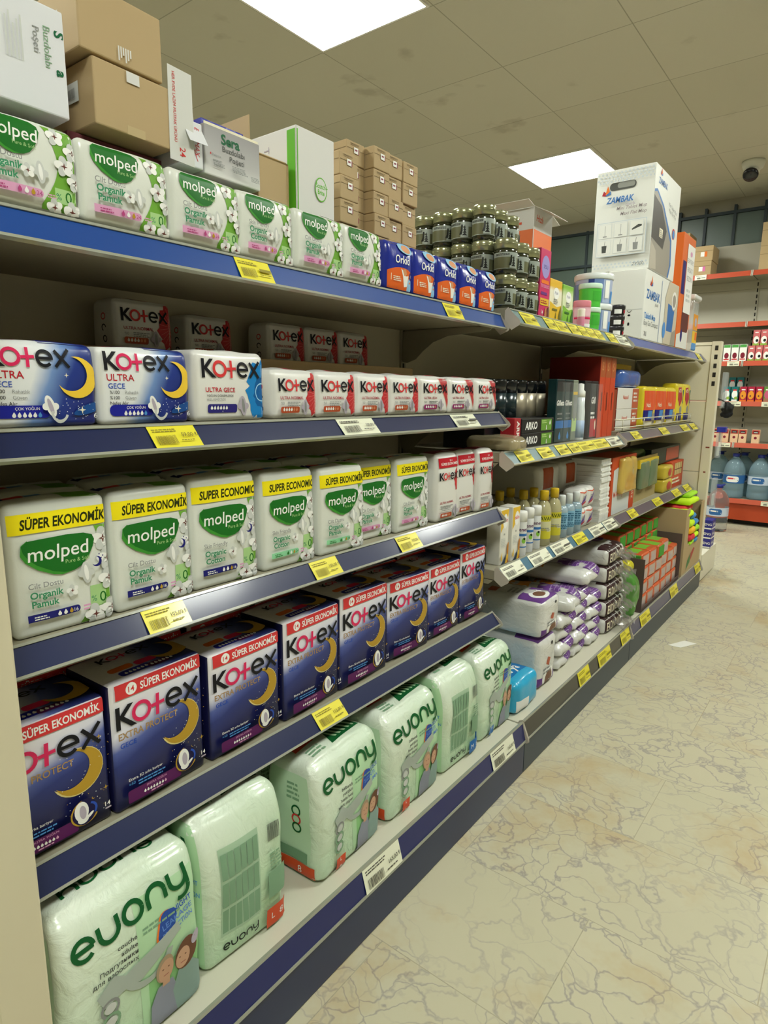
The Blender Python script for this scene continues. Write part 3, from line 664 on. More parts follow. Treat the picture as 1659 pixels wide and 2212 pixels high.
# ------------------------------------------------------------------ second shelf: moon packs and red packs
GECE = gradmat('night_pack_film', [(0, '#e2e3df'), (.42, '#dfe2e4'), (.53, '#6f8fc4'), (.66, '#1e3585'), (1, '#1b1f6a')], 5.2, -2.4, 0, .62, .33)
def make_gece(label, group):
    w_, d_, h_ = .142, .075, .1035; bag = Bag(w_, d_, h_, .008, (.004, .003, .003), .0016, 31, .1); a = Art()
    a.text('ULTRA', -w_*.43, h_*.57, h_*.085, CAR, bold=.008); a.text('GECE', -w_*.42, h_*.47, h_*.065, BL, bold=.006)
    for i, s in enumerate(('%100', '%100', 'Nefes Alır')): a.text(s, -w_*.41, h_*(.4-.07*i), h_*.042, K)
    for i, s in enumerate(('Rahatlık', 'Güven')): a.text(s, -w_*.26, h_*(.4-.07*i), h_*.042, GR)
    a.rect(-w_*.42, h_*.11, w_*.05, h_*.26, P('print_ultramarine', '#1f2596', .4), r=h_*.07); a.text('ÇOK YOĞUN', -w_*.25, h_*.205, h_*.032, W); drops(a, -w_*.26, h_*.15, h_*.062, 6, 5, W, SKYB)
    a.crescent(w_*.31, h_*.6, w_*.185, MOON, 152, .66)
    a.ell(w_*.45, h_*.23, w_*.2, h_*.06, P('print_cloud_blue', '#1f4f93', .42), .3)
    for k in range(26): x, y = rnd.uniform(.08, .46), rnd.uniform(.08, .34); a.ell(w_*x, h_*y, h_*.006, h_*.006, W, n=5)
    a.star(w_*.33, h_*.2, h_*.05, CREAM); a.star(w_*.2, h_*.62, h_*.03, CREAM)
    padicon(a, w_*.04, h_*.25, h_*.22, W, LIL, .35); a.arc(w_*.12, h_*.16, h_*.09, 160, 350, h_*.03, LG, 12)
    a.text('6', w_*.44, h_*.1, h_*.06, W)
    l_ = Art(); kotex(l_, -w_*.45, h_*.71, h_*.225, K, MAG)
    tp = Art(); tp.rect(w_*.02, 0, w_*.5, d_, NV); tp.crescent(w_*.28, d_*.5, d_*.3, MOON, 150); tp.rect(-w_*.4, d_*.3, -w_*.1, d_*.6, MAG, r=.006)
    t = pack('sanitary_pad_pack', label, 'sanitary pads', bag, GECE, [(None, 'front', a), (None, 'top', tp), ('brand_logo', 'front', l_)], group)
    return t
SPL = P('print_splash_blue', '#1f7fc4', .4); SPD = P('print_splash_dark', '#145d9e', .4)
def blob(a, pts_c, r, mat, seed, n=28, sy=1.0):
    q = random.Random(seed); a.poly([(pts_c[0]+r*(.82+.3*q.random())*math.cos(2*PI*k/n), pts_c[1]+sy*r*(.82+.3*q.random())*math.sin(2*PI*k/n)) for k in range(n)], mat)
def make_gecew(label, group):
    w_, d_, h_ = .142, .075, .108; bag = Bag(w_, d_, h_, .009, (.004, .003, .003), .0018, 37, .1); a = Art()
    blob(a, (w_*.5, h_*.45), w_*.29, SPL, 3, 40, 1.25); blob(a, (w_*.52, h_*.42), w_*.2, SPD, 4, 30); a.arc(w_*.45, h_*.42, w_*.1, 70, 300, w_*.012, P('print_ice', '#9fd0ea', .4))
    a.text('ULTRA GECE', -w_*.37, h_*.42, h_*.062, CAR, bold=.012, maxw=w_*.45); a.text('YOĞUN DÖNEMLERDE', -w_*.36, h_*.35, h_*.032, K, maxw=w_*.36); a.text('HIZLI EMİCİLİK', -w_*.36, h_*.295, h_*.032, GR, maxw=w_*.28)
    a.rect(-w_*.35, h_*.12, w_*.05, h_*.245, P('print_indigo', '#2f2a78', .4), r=h_*.03); drops(a, -w_*.3, h_*.195, h_*.055, 6, 6, W, W); a.text('6', -w_*.16, h_*.13, h_*.022, W)
    padicon(a, w_*.14, h_*.22, h_*.24, LIL, GR, .2)
    l_ = Art(); kotex(l_, -w_*.41, h_*.63, h_*.25, K, RED)
    lf = Art()
    for i, c in enumerate((RED, K, K)): lf.arc(d_*.15, h_*(.68-.2*i), h_*.055, 0, 360 if i != 1 else 250, h_*.02, c, 16)
    return pack('sanitary_pad_pack', label, 'sanitary pads', bag, FWK, [(None, 'front', a), (None, 'left', lf), ('brand_logo', 'front', l_)], group)
def make_red(uzun):
    def mk(label, group):
        w_, d_, h_ = .111, .07, .0845; bag = Bag(w_, d_, h_, .009, (.004, .004, .004), .0022, 41+uzun, .12); a = Art()
        if uzun:
            a.poly([(w_*.12, h_*.98), (w_*.2, h_*1.0), (w_*.5, h_*1.0), (w_*.5, h_*.5), (w_*.42, h_*.14), (w_*.33, h_*.4), (w_*.2, h_*.7)], P('print_coral_line', '#d8a08c', .4))
            a.poly([(w_*.15, h_*.95), (w_*.3, h_*1.0), (w_*.5, h_*1.0), (w_*.5, h_*.5), (w_*.42, h_*.18), (w_*.34, h_*.42), (w_*.22, h_*.7)], P('print_brick_red', '#b33a3c', .4))
        else:
            blob(a, (w_*.5, h_*.5), w_*.28, P('print_petal_red', '#c2363a', .4), 9, 34, 1.35)
            for k in range(12): an = PI/2+PI*(k+.5)/12; a.stroke([(w_*.5+w_*.06*math.cos(an), h_*.5+w_*.08*math.sin(an)), (w_*.5+w_*.24*math.cos(an), h_*.5+w_*.32*math.sin(an))], w_*.006, P('print_petal_line', '#e08078', .4))
        a.text('ULTRA UZUN' if uzun else 'ULTRA NORMAL', -w_*.37, h_*.4, h_*.06, DKR, bold=.012, maxw=w_*.55)
        a.text('%0', -w_*.36, h_*.29, h_*.055, GR); a.lines(-w_*.22, h_*.33, w_*.3, h_*.018, 3, GR, seed=5)
        a.rect(-w_*.38, h_*.12, w_*.03, h_*.25, P('print_plum', '#8c2c66', .4) if uzun else P('print_rust', '#b04e2c', .4), r=h_*.04); drops(a, -w_*.31, h_*.195, h_*.075, 6, 5 if uzun else 4, W, P('print_rust_light', '#cf8560', .4))
        padicon(a, w_*.16, h_*.24, h_*.26, LIL, GR, .1)
        l_ = Art(); kotex(l_, -w_*.4, h_*.57, h_*.245, K, RED)
        lf = Art()
        for i, c in enumerate((RED, K, K)): lf.arc(d_*.1, h_*(.65-.22*i), h_*.06, 0, 360 if i != 1 else 250, h_*.022, c, 16)
        tp = Art(); tp.rect(-w_*.1, d_*.2, w_*.5, d_*.55, RED); tp.ell(w_*.1, d_*.4, w_*.14, d_*.1, P('print_violet', '#6a3a80', .4))
        return pack('sanitary_pad_pack', label, 'sanitary pads', bag, FWK, [(None, 'front', a), (None, 'left', lf), (None, 'top', tp), ('brand_logo', 'front', l_)], group)
    return mk
place('gece', make_gece, 'navy and white pad pack with yellow moon cut off by the left edge, second shelf', 'moon pad packs on the second shelf', (XF-.04, .374, 1.040), .03)
place('gece', None, 'navy and white pad pack with yellow moon, second from left on the second shelf', 'moon pad packs on the second shelf', (XF-.04, .519, 1.040), .03)
place('gecew', make_gecew, 'white pad pack with blue splash beside the moon packs on the second shelf', None, (XF-.04, .67, 1.040), .02)
for k in range(4):
    place('norm', make_red(0), 'small white pad pack with red flower, %s from left in second shelf front row' % ORD(k), 'red flower pad packs, front row', (XF-.037, .813+.112*k, 1.040), rnd.uniform(-.02, .05))
for k in range(3):
    place('uzun', make_red(1), 'small white pad pack with red leaf shape, %s of three on second shelf' % ['nearest', 'middle', 'last'][k], 'red leaf pad packs', (XF-.037, 1.268+.1255*k, 1.040), rnd.uniform(-.02, .05), (1, 1.1, 1))
# back row stands on cartons hidden behind the front row
KR = P('carton_kraft', '#b39b73', .75, bump=.1, bscale=25); KRD = P('carton_kraft_dark', '#7f6c4c', .8)
mb = MB(); mb.box(-.1, -.3, 0, .1, .3, .108, KR); tag(mb.build('carton', loc=(-1.03, 1.03, 1.040), bevel=.002), 'low carton in the shadow carrying the back row of red flower packs', 'carton')
for k, (yc, dx) in enumerate(((.83, -.03), (1.015, 0), (1.13, 0), (1.245, 0))):
    place('norm', None, 'shaded white pad pack with red flower, %s from the left of the raised back row' % ORD(k), 'red flower pad packs, back row', (-1.05-.035+dx, yc, 1.149), 0, (1, 1, 1))
mb = MB(); mb.box(-.08, -.13, 0, .08, .13, .115, KR); tag(mb.build('carton', loc=(-1.06, .6, 1.040), bevel=.002), 'low carton in the shadow behind the moon packs', 'carton')
place('norm', None, 'shaded white pad pack with red flower at the left end of the raised back row', 'red flower pad packs, back row', (-1.07, .655, 1.156), 0)

# third shelf far end: three tall red banner packs
def make_kecon(label, group):
    w_, d_, h_ = .1, .07, .17; bag = Bag(w_, d_, h_, .012, (.004, .003, .004), .002, 51, .12); a = Art()
    blob(a, (w_*.5, h_*.62), w_*.24, P('print_petal_red', '#c2363a', .4), 5, 30, 1.5)
    a.text('ULTRA NORMAL', -w_*.36, h_*.27, h_*.033, DKR, bold=.012, maxw=w_*.72); a.lines(-w_*.34, h_*.23, w_*.55, h_*.01, 4, GR, seed=2)
    a.rect(-w_*.36, h_*.07, w_*.12, h_*.135, P('print_rust', '#b04e2c', .4), r=h_*.02); drops(a, -w_*.28, h_*.105, h_*.036, 6, 4, W, P('print_rust_light', '#cf8560', .4)); padicon(a, w_*.3, h_*.14, h_*.16, LIL, GR, .05)
    b_ = Art(); b_.rect(-w_*.42, h_*.8, w_*.5, h_*.94, CAR); b_.text('SÜPER EKONOMİK', -w_*.34, h_*.835, h_*.036, W, maxw=w_*.8, bold=.01); b_.text('8+4', w_*.05, h_*.885, h_*.03, W)
    l_ = Art(); kotex(l_, -w_*.41, h_*.62, h_*.11, K, RED)
    tp = Art(); tp.rect(-w_*.4, d_*.2, w_*.4, d_*.8, P('print_maroon', '#701d28', .4))
    return pack('sanitary_pad_pack', label, 'sanitary pads', bag, FWK, [(None, 'front', a), (None, 'top', tp), ('banner', 'front', b_), ('brand_logo', 'front', l_)], group)
for k, (yc, dx) in enumerate(((1.343, 0), (1.448, -.008), (1.53, .006))):
    place('kecon', make_kecon, 'tall white pad pack with red banner, %s of the three on the third shelf' % ['nearest', 'middle', 'farthest'][k], 'red banner pad packs', (XF-.04+dx, yc, .770), rnd.uniform(-.02, .03), (1, .86 if k == 2 else 1, 1))

# ------------------------------------------------------------------ fourth shelf: navy night cartons
NIGHT = gradmat('night_carton_print', [(0, '#e4e1e4'), (.26, '#dcdcea'), (.38, '#4c5ca4'), (.48, '#1a2c74'), (.66, '#141a52'), (1, '#100e28')], 1.55, -4.6, 0, .93, .4, .1, 12)
NIGHTT = gradmat('night_carton_top_print', [(0, '#e4e1e4'), (.3, '#dcdcea'), (.45, '#5d6cae'), (.6, '#22306f'), (1, '#161640')], 5.5, 0, 1.0, .35, .4, .1, 12)
NIGHTS = P('night_carton_side', '#141644', .4, coat=.1)
def make_extra(label, group):
    w_, d_, h_ = .16, .12, .2; bag = Bag(w_, d_, h_, .007, (.002, .002, .002), .0008, 61); a = Art()
    a.text('EXTRA PROTECT', -w_*.43, h_*.565, h_*.05, GOLDT, bold=.014, maxw=w_*.62); a.text('GECE', -w_*.42, h_*.5, h_*.036, BL, bold=.016)
    a.crescent(w_*.22, h_*.5, w_*.225, P('print_moon_edge', '#d9c98a', .4), 150, .6); a.crescent(w_*.225, h_*.5, w_*.215, GOLD, 150, .6)
    for k in range(70): x, y = rnd.uniform(.05, .49), rnd.uniform(.08, .72); a.ell(w_*x, h_*y, h_*.0035, h_*.0035, W if k % 3 else GOLD, n=5)
    for x, y in ((.4, .72), (.43, .3), (.3, .26), (.1, .4)): a.star(w_*x, h_*y, h_*.02, GOLD)
    a.text('Ekstra 3D arka bariyer', -w_*.39, h_*.245, h_*.021, W, maxw=w_*.42); a.text('≈50', -w_*.39, h_*.21, h_*.022, SKYB); a.lines(-w_*.3, h_*.212, w_*.3, h_*.011, 2, SKYB, seed=6)
    a.rect(-w_*.41, h_*.075, w_*.16, h_*.175, PUR, r=h_*.015); a.text('EKSTRA YOĞUN', -w_*.22, h_*.148, h_*.016, PINK, maxw=w_*.24); drops(a, -w_*.24, h_*.118, h_*.026, 8, 7, W, PINK); a.lines(-w_*.18, h_*.088, w_*.16, h_*.01, 1, PINK)
    a.arc(w_*.22, h_*.2, w_*.12, 100, 330, w_*.014, GOLD); a.ell(w_*.22, h_*.2, w_*.105, h_*.1, P('print_midnight', '#1a1742', .4)); a.ell(w_*.19, h_*.215, w_*.062, h_*.078, W, .1); a.ell(w_*.2, h_*.15, w_*.05, h_*.035, W, -.3); a.ell(w_*.2, h_*.205, w_*.03, h_*.055, LIL, .1); a.arc(w_*.25, h_*.2, w_*.07, -40, 70, w_*.02, BL, 10); a.ell(w_*.26, h_*.16, w_*.04, h_*.012, W, .6)
    a.text('14', w_*.4, h_*.16, h_*.034, W, bold=.01); a.lines(w_*.4, h_*.135, w_*.07, h_*.012, 1, LIL)
    b_ = Art(); b_.rect(-w_*.44, h_*.875, w_*.5, h_*.985, RED, r=0); b_.ell(-w_*.28, h_*.93, h_*.045, h_*.045, W); b_.text('14', -w_*.28, h_*.908, h_*.042, RED, 'C', .012); b_.text('SÜPER EKONOMİK', -w_*.19, h_*.9, h_*.055, W, bold=.022, maxw=w_*.64)
    l_ = Art(); kotex(l_, -w_*.45, h_*.655, h_*.165, K, MAG)
    tp = Art(); tp.rect(-w_*.3, d_*.1, w_*.02, d_*.24, P('print_cobalt', '#2a2ea0', .4), r=.006); tp.rect(-w_*.34, d_*.27, -w_*.1, d_*.4, ORG, r=.006); tp.rect(-w_*.08, d_*.25, w_*.14, d_*.38, MAG, r=.006); tp.rect(-w_*.02, d_*.08, w_*.2, d_*.2, PUR, r=.006)
    drops(tp, -w_*.24, d_*.16, .007, 6, 6, W, W); drops(tp, w_*.02, d_*.14, .007, 6, 6, W, W); tp.crescent(w_*.3, d_*.42, d_*.28, GOLD, 140, .58); kotex(tp, -w_*.3, d_*.6, d_*.16, K, MAG); tp.rect(-w_*.5, d_*.9, w_*.5, d_, RED)
    return pack('sanitary_pad_pack', label, 'sanitary pads', bag, NIGHT, [(None, 'front', a), (None, 'top', tp), ('banner', 'front', b_), ('brand_logo', 'front', l_)], group, faces={'left': NIGHTS, 'right': NIGHTS, 'top': NIGHTT, 'back': NIGHTS})
for k, (y0, dx, rz) in enumerate(((.262+.082, 0, .0), (.427+.082, .002, .03), (.604+.08, 0, .02), (.773+.08, 0, .03), (.938+.08, 0, .0), (1.119+.079, -.006, -.06), (1.283+.079, -.01, -.0), (1.51, -.01, .0))):
    s = (1, 1.02 if k < 6 else (.97 if k == 6 else .87), [.98, 1.03, .96, 1.0, 1.03, .97, .95, 1.0][k])
    place('extra', make_extra, 'navy night pad pack with red banner, %s from left on the fourth shelf' % ORD(k), 'night pad packs on the fourth shelf', (XF-.008-.06+dx, y0, .461), rz, s)
for k in range(7):
    place('extra', None, 'navy night pad pack in the shadow behind the %s one of the fourth shelf' % ORD(k), 'second row of night pad packs', (XF-.195, .4+.165*k, .461), rnd.uniform(-.05, .05), (1, 1, .98+.04*rnd.random()))
for k, yy in enumerate((.78, .95)):
    o = place('extra', None, 'navy night pad pack lying on its back on the second row, %s of two' % ['nearer', 'farther'][k], 'lying night pad packs', (-1.115, yy, .672), 0, (.5, 1, .36))

# ------------------------------------------------------------------ bottom shelf: pale green packs
EV = gradmat('mint_pack_film', [(0, '#e0eada'), (.4, '#cfe2c9'), (.7, '#b2d5ac'), (1, '#98c693')], 2.2, -2.0, 1.5, .62, .3, .35, 9, .5)
nd, lk, bs = nodes(EV); tc = nd.new('ShaderNodeTexCoord'); nz = nd.new('ShaderNodeTexNoise'); nz.inputs['Scale'].default_value = 26; nz.inputs['Detail'].default_value = 5; nz.inputs['Distortion'].default_value = 1.5
bp = nd.new('ShaderNodeBump'); bp.inputs['Strength'].default_value = .55; bp.inputs['Distance'].default_value = .007; lk.new(tc.outputs['Object'], nz.inputs['Vector']); lk.new(nz.outputs['Fac'], bp.inputs['Height']); lk.new(bp.outputs['Normal'], bs.inputs['Normal'])
EG = P('print_evergreen', '#14582c', .4); SG = P('print_sage_block', '#7fa383', .45); OR2 = P('print_tag_orange', '#d8512a', .4); TB = P('print_tag_blue', '#2a6fb8', .4); SKIN = P('print_skin', '#c99f82', .5); HAIR = P('print_hair', '#6d4a36', .5); JK = P('print_jacket', '#8aa39b', .5); JG = P('print_pullover', '#8e92a0', .5); DGR = P('print_dark_grey', '#4a4d4a', .5)
def evony(a, u, v, s, m, rot=0):
    """five rounded letters drawn as strokes; s = letter height"""
    t = Art(); w_ = s*.2; r = s*.42
    t.arc(r, r, r, 0, 315, w_, m, 18); t.stroke([(0, r), (2*r, r)], w_, m)
    x = s*1.12; t.stroke([(x, s*.84), (x, r)], w_, m); t.arc(x+r, r, r, 180, 360, w_, m, 12); t.stroke([(x+2*r, r), (x+2*r, s*.84)], w_, m)
    x = s*2.24; t.arc(x+r, r, r, 0, 360, w_, m, 22)
    x = s*3.36; t.stroke([(x, 0), (x, r)], w_, m); t.arc(x+r, r, r, 180, 0, w_, m, 12); t.stroke([(x+2*r, r), (x+2*r, 0)], w_, m)
    x = s*4.48; t.stroke([(x, s*.84), (x, r)], w_, m); t.arc(x+r, r, r, 180, 360, w_, m, 12); t.stroke([(x+2*r, s*.84), (x+2*r, -s*.1)], w_, m); t.arc(x+r, -s*.1, r, 0, -120, w_, m, 10)
    c, q = math.cos(rot), math.sin(rot)
    for V, F, mm in t.items: a.raw([(u+x*c-y*q, v+x*q+y*c) for x, y in V], F, mm)
def couple(a, u, v, s):
    a.poly([(u-s*.5, v), (u-s*.46, v+s*.6), (u-s*.3, v+s*.85), (u-.02*s, v+s*.85), (u+s*.1, v+s*.5), (u+s*.05, v)], JG)
    a.poly([(u+s*.05, v+.1*s), (u-.02*s, v+s*.55), (u+s*.1, v+s*.9), (u+s*.35, v+s*.95), (u+s*.56, v+s*.7), (u+s*.6, v+s*.3), (u+s*.45, v)], JK)
    a.rect(u-s*.22, v+s*.8, u-s*.08, v+s*.95, SKIN); a.ell(u-s*.17, v+s*1.15, s*.17, s*.26, P('print_grey_hair', '#a89378', .5), -.1); a.ell(u-s*.15, v+s*1.1, s*.145, s*.22, SKIN, -.1); a.rect(u-s*.2, v+s*1.0, u-s*.1, v+s*1.015, P('print_lips', '#9a5c50', .5)); [a.ell(u+x*s, v+1.15*s, s*.018, s*.012, HAIR) for x in (-.21, -.1)]
    a.ell(u+s*.24, v+s*1.16, s*.21, s*.3, HAIR, -.25); a.ell(u+s*.18, v+s*1.1, s*.135, s*.2, SKIN, -.2); a.rect(u+s*.13, v+s*1.0, u+s*.23, v+s*1.015, P('print_lips', '#9a5c50', .5)); [a.ell(u+x*s, v+1.14*s, s*.018, s*.012, HAIR) for x in (.12, .23)]
def badge(a, u, v, s, lines_, rot=.45):
    a.rect(u-s*.52, v-s*.6, u+s*.1, v+s*.62, ORG, r=s*.28, rot=-.25); a.rect(u-s*.44, v-s*.55, u+s*.25, v+s*.58, P('print_badge_blue', '#2c4f9e', .4), r=s*.24, rot=-.25)
    for i, t in enumerate(lines_): a.text(t, u-s*.3, v+s*.22-i*s*.34, s*.22, P('print_badge_text', '#5f86cf', .4) if i != 0 else BL, bold=.012, rot=rot*.35, maxw=s*1.3)
def ev_front(w_, h_, words, bl, kind):
    a = Art(); lb = Art()
    a.rect(w_*.0, 0, w_*.5, h_*.88, P('print_mint_panel', '#b4d9ae', .42)); a.rect(w_*.06, 0, w_*.5, h_*.4, P('print_mint_deep', '#8fc684', .42))
    for i, t in enumerate(words): a.text(t, w_*.0, h_*(.685-.042*i), h_*.026, DGR, 'R', bold=.008)
    a.lines(w_*.04, h_*.7, w_*.3, h_*.012, 2, SG, seed=3)
    badge(lb, w_*.24, h_*.635, h_*.15, bl)
    a.poly([(-w_*.3, h_*.5), (-w_*.18, h_*.57), (-w_*.1, h_*.52), (w_*.3, h_*.62), (w_*.32, h_*.56), (w_*.0, h_*.42), (-w_*.1, h_*.44), (-w_*.26, h_*.42)], P('print_diaper_grey', '#a9b3aa', .45)); a.arc(w_*.06, h_*.52, w_*.17, 190, 350, w_*.05, P('print_diaper_grey', '#a9b3aa', .45), 14)
    for i in range(3): a.arc(-w_*.22, h_*(.4-.085*i), w_*.058, 0, 360, w_*.018, SG if i else GR, 18); a.ell(-w_*.22, h_*(.4-.085*i), w_*.04, h_*.03, LG)
    couple(a, w_*.25, h_*.0, h_*.33); a.ell(w_*.43, h_*.44, w_*.03, h_*.04, LIL, -.4)
    mt = TB if kind == 'M' else OR2
    a.rect(-w_*.27, h_*.0, -w_*.13, h_*.14, mt); a.text(kind, -w_*.2, h_*.1, h_*.03, W, 'C'); a.text('8' if kind != 'M' else '9', -w_*.2, h_*.03, h_*.035, W, 'C')
    lo = Art(); evony(lo, -w_*.4, h_*.755, w_*.152, EG, .09)
    return a, lb, lo
def ev_left(d_, h_, kind):
    a = Art(); a.rect(-d_*.4, 0, d_*.35, h_*.9, P('print_mint_side', '#c4dfc0', .42)); mt = TB if kind == 'M' else OR2
    a.lines(-d_*.05, h_*.8, d_*.25, h_*.02, 4, SG)
    for i in range(3): a.arc(d_*.12, h_*(.6-.075*i), d_*.07, 0, 360, d_*.025, EG if i != 1 else RED, 14)
    a.rect(-d_*.2, h_*.16, d_*.3, h_*.25, SG); a.rect(-d_*.3, h_*.02, d_*.42, h_*.15, mt); a.text('8', d_*.15, h_*.055, h_*.06, W, 'C', .0)
    return a
def ev_top(w_, d_):
    a = Art(); a.poly([(-w_*.05, d_*.18), (w_*.42, d_*.25), (w_*.35, d_*.8), (w_*.05, d_*.85)], EG)
    for k in range(5): a.rect(w_*(.02+.07*k), d_*.3, w_*(.05+.07*k), d_*.75, P('print_mint_panel', '#b4d9ae', .42), rot=.3)
    a.rect(-w_*.4, d_*.55, -w_*.14, d_*.95, OR2); a.lines(-w_*.35, d_*.35, w_*.22, d_*.05, 3, SG)
    return a
def ev_side_front(w_, h_, kind):
    a = Art(); mt = TB if kind == 'M' else OR2; s1 = w_*.42
    a.rect(-w_*.3, h_*.2, w_*.16, h_*.8, P('print_table_green', '#a9c6a8', .45))
    for r in range(3):
        v0 = h_*(.22+.19*r)
        for c in range(6): a.rect(-w_*.285+c*w_*.073, v0, -w_*.285+c*w_*.073+w_*.062, v0+h_*.165, SG)
    a.barcode(w_*.27, h_*.66, w_*.14, h_*.12, DGR); a.lines(w_*.28, h_*.56, w_*.16, h_*.012, 5, SG)
    a.rect(w_*.24, h_*.26, w_*.46, h_*.45, SG); a.rect(w_*.22, h_*.04, w_*.5, h_*.18, mt); a.text(kind+'  8', w_*.36, h_*.085, h_*.045, W, 'C')
    lo = Art(); evony(lo, -w_*.28, h_*.1, w_*.075, P('print_black_green', '#232b22', .45), .06)
    return a, lo
def ev_rot_left(d_, h_):
    a = Art(); a.rect(-d_*.5, 0, d_*.5, h_, P('print_mint_panel', '#b4d9ae', .42)); a.stroke([(d_*.3, h_*.82), (d_*.3, h_*.9)], .012, EG); a.arc(d_*.18, h_*.8, d_*.14, -140, 10, .013, EG, 12); a.text('GHT', d_*.44, h_*.62, h_*.03, SKYB, 'R', bold=.01); a.text('TION', d_*.46, h_*.54, h_*.03, SKYB, 'R', bold=.01)
    return a
FLM = P('clear_wrap', '#dfe6dc', .15, coat=1, alpha=.28)
def fin(t, w_, d_, h_, seed):
    """crimped surplus film standing on the top of the packet"""
    r = random.Random(seed); mb = MB(); n = 15; rows = []
    for j in range(4):
        rows.append([(-d_*.18-.022*j+.006*math.sin(i*1.3+seed+j)*j*.5, -w_*.48+w_*.96*i/n, h_-.004+.0035*j+.003*r.random()*j*.5-(.02*(abs(i/n-.5)*2)**4)) for i in range(n+1)])
    V = [p for q in rows for p in q]; mb.add(V, [(j*(n+1)+i, j*(n+1)+i+1, (j+1)*(n+1)+i+1, (j+1)*(n+1)+i) for j in range(3) for i in range(n)], FLM); mb.build('loose_film', t, smooth=True, normals=False)
TR = (('belbantlı', 'yetişkin', 'hasta bezi', 'adult diaper'), ('TÜM GECE', 'SIZINTI', 'KORUMA'))
EN = (('couche', 'adulte', 'Подгузники', 'для взрослых'), ('ALL NIGHT', 'LEAKAGE', 'PROTECTION'))
def make_ev(w_, d_, h_, rotd, words, kind, seed):
    def mk(label, group):
        bag = Bag(w_, d_, h_, .019, (.004, .003, .004), .0042, seed, .34, 18)
        if rotd:
            a, lo = ev_side_front(w_, h_, kind); arts = [(None, 'front', a), (None, 'left', ev_rot_left(d_, h_)), (None, 'top', ev_top(w_, d_)), ('brand_logo', 'front', lo)]
        else:
            a, lb, lo = ev_front(w_, h_, *words, kind); tp = ev_top(w_, d_)
            if words is EN: tp = Art(); evony(tp, w_*.3, d_*.42, w_*.12, EG, PI)
            arts = [(None, 'front', a), (None, 'left', ev_left(d_, h_, kind)), (None, 'top', tp), ('badge', 'front', lb), ('brand_logo', 'front', lo)]
        t = pack('diaper_pack', label, 'diaper pack', bag, EV, arts, group, n=(6, 14, 16), cell=.01); fin(t, w_, d_, h_, seed); return t
    return mk
GE = 'pale green adult diaper packs on the bottom shelf'
for k, (w_, d_, h_, rt, wd, kd, xf, yc, rz, lb) in enumerate((
    (.21, .14, .262, 0, EN, 'L', -.735, .396, .0, 'pale green diaper pack nearest the camera, bottom left, with blue badge and couple'),
    (.17, .17, .266, 1, EN, 'L', -.742, .603, -.06, 'pale green diaper pack turned sideways showing a green table, second from the left'),
    (.198, .14, .245, 0, TR, 'L', -.738, .863, .04, 'pale green diaper pack with orange size tag, third from the left, middle of the shelf'),
    (.205, .14, .245, 0, TR, 'L', -.738, 1.09, .02, 'pale green diaper pack with orange size tag, fourth from the left'),
    (.165, .17, .25, 1, TR, 'M', -.738, 1.298, -.03, 'pale green diaper pack turned sideways with blue corner, fifth from the left'),
    (.185, .14, .24, 0, TR, 'M', -.74, 1.495, .0, 'pale green diaper pack with blue size tags, farthest on the bottom shelf'))):
    t = make_ev(w_, d_, h_, rt, wd, kd, 71+5*k)(lb, GE); t.location = (xf-d_/2, yc, .153); t.rotation_euler = (0, 0, rz)
for k in range(5):
    t = make_ev(.2, .14, .235, 0, TR, 'L', 131)('shaded pale green diaper pack in the back row behind the %s front pack' % ORD(k), 'back row of diaper packs') if k == 0 else dup(t0, (0, 0, 0), 0, 'shaded pale green diaper pack in the back row behind the %s front pack' % ORD(k))
    if k == 0: t0 = t
    t.location = (-1.01, .4+.22*k, .153)

# ------------------------------------------------------------------ top shelf: blue and orange packs
OB = film('cobalt_pack_film', '#1f2f96', .25, .35, 50); OO = P('print_vivid_orange', '#e0672a', .35)
def make_orkid(label, group):
    w_, d_, h_ = .092, .07, .098; bag = Bag(w_, d_, h_, .01, (.004, .003, .003), .0025, 91, .16); a = Art()
    a.poly([(-w_*.5, 0), (w_*.5, 0), (w_*.5, h_*.36)]+[(w_*(.5-1.0*k/10), h_*(.36+.12*math.sin(PI*(k/10)*.9+.2))) for k in range(11)], OO)
    a.poly([(w_*.28, 0), (w_*.5, 0), (w_*.5, h_*.4), (w_*.36, h_*.36), (w_*.26, h_*.2)], P('print_pale_blue', '#8fbfe2', .4)); a.ell(w_*.4, h_*.34, w_*.09, h_*.085, NV); a.text('3D', w_*.4, h_*.315, h_*.05, W, 'C')
    a.poly([(-w_*.02, h_*.46), (w_*.06, h_*.3), (w_*.14, h_*.1), (w_*.26, h_*.12), (w_*.28, h_*.34), (w_*.16, h_*.32), (w_*.1, h_*.4)], W); a.poly([(w_*.03, h_*.44), (w_*.1, h_*.32), (w_*.2, h_*.36), (w_*.14, h_*.47)], P('print_tan', '#d29468', .5))
    a.text('1', -w_*.36, h_*.2, h_*.13, CREAM); a.lines(-w_*.28, h_*.27, w_*.3, h_*.02, 3, CREAM)
    a.ell(w_*.14, h_*.87, w_*.26, h_*.1, P('print_pale_blue', '#8fbfe2', .4), -.2); a.ell(w_*.16, h_*.86, w_*.16, h_*.07, P('print_tan', '#d29468', .5), -.2)
    l_ = Art(); l_.text('Orkid', w_*.02, h_*.56, h_*.16, W, 'C', .012, .85, .14, maxw=w_*.72)
    return pack('sanitary_pad_pack', label, 'sanitary pads', bag, OB, [(None, 'front', a), ('brand_logo', 'front', l_)], group)
for k, (yc, rz) in enumerate(((1.123, .0), (1.217, .02), (1.311, .03), (1.406, .05), (1.503, .02))):
    place('orkid', make_orkid, 'cobalt blue and orange pad pack, %s from the left on the top shelf' % ORD(k), 'blue and orange pad packs', (XF-.036, yc, 1.297), rz)
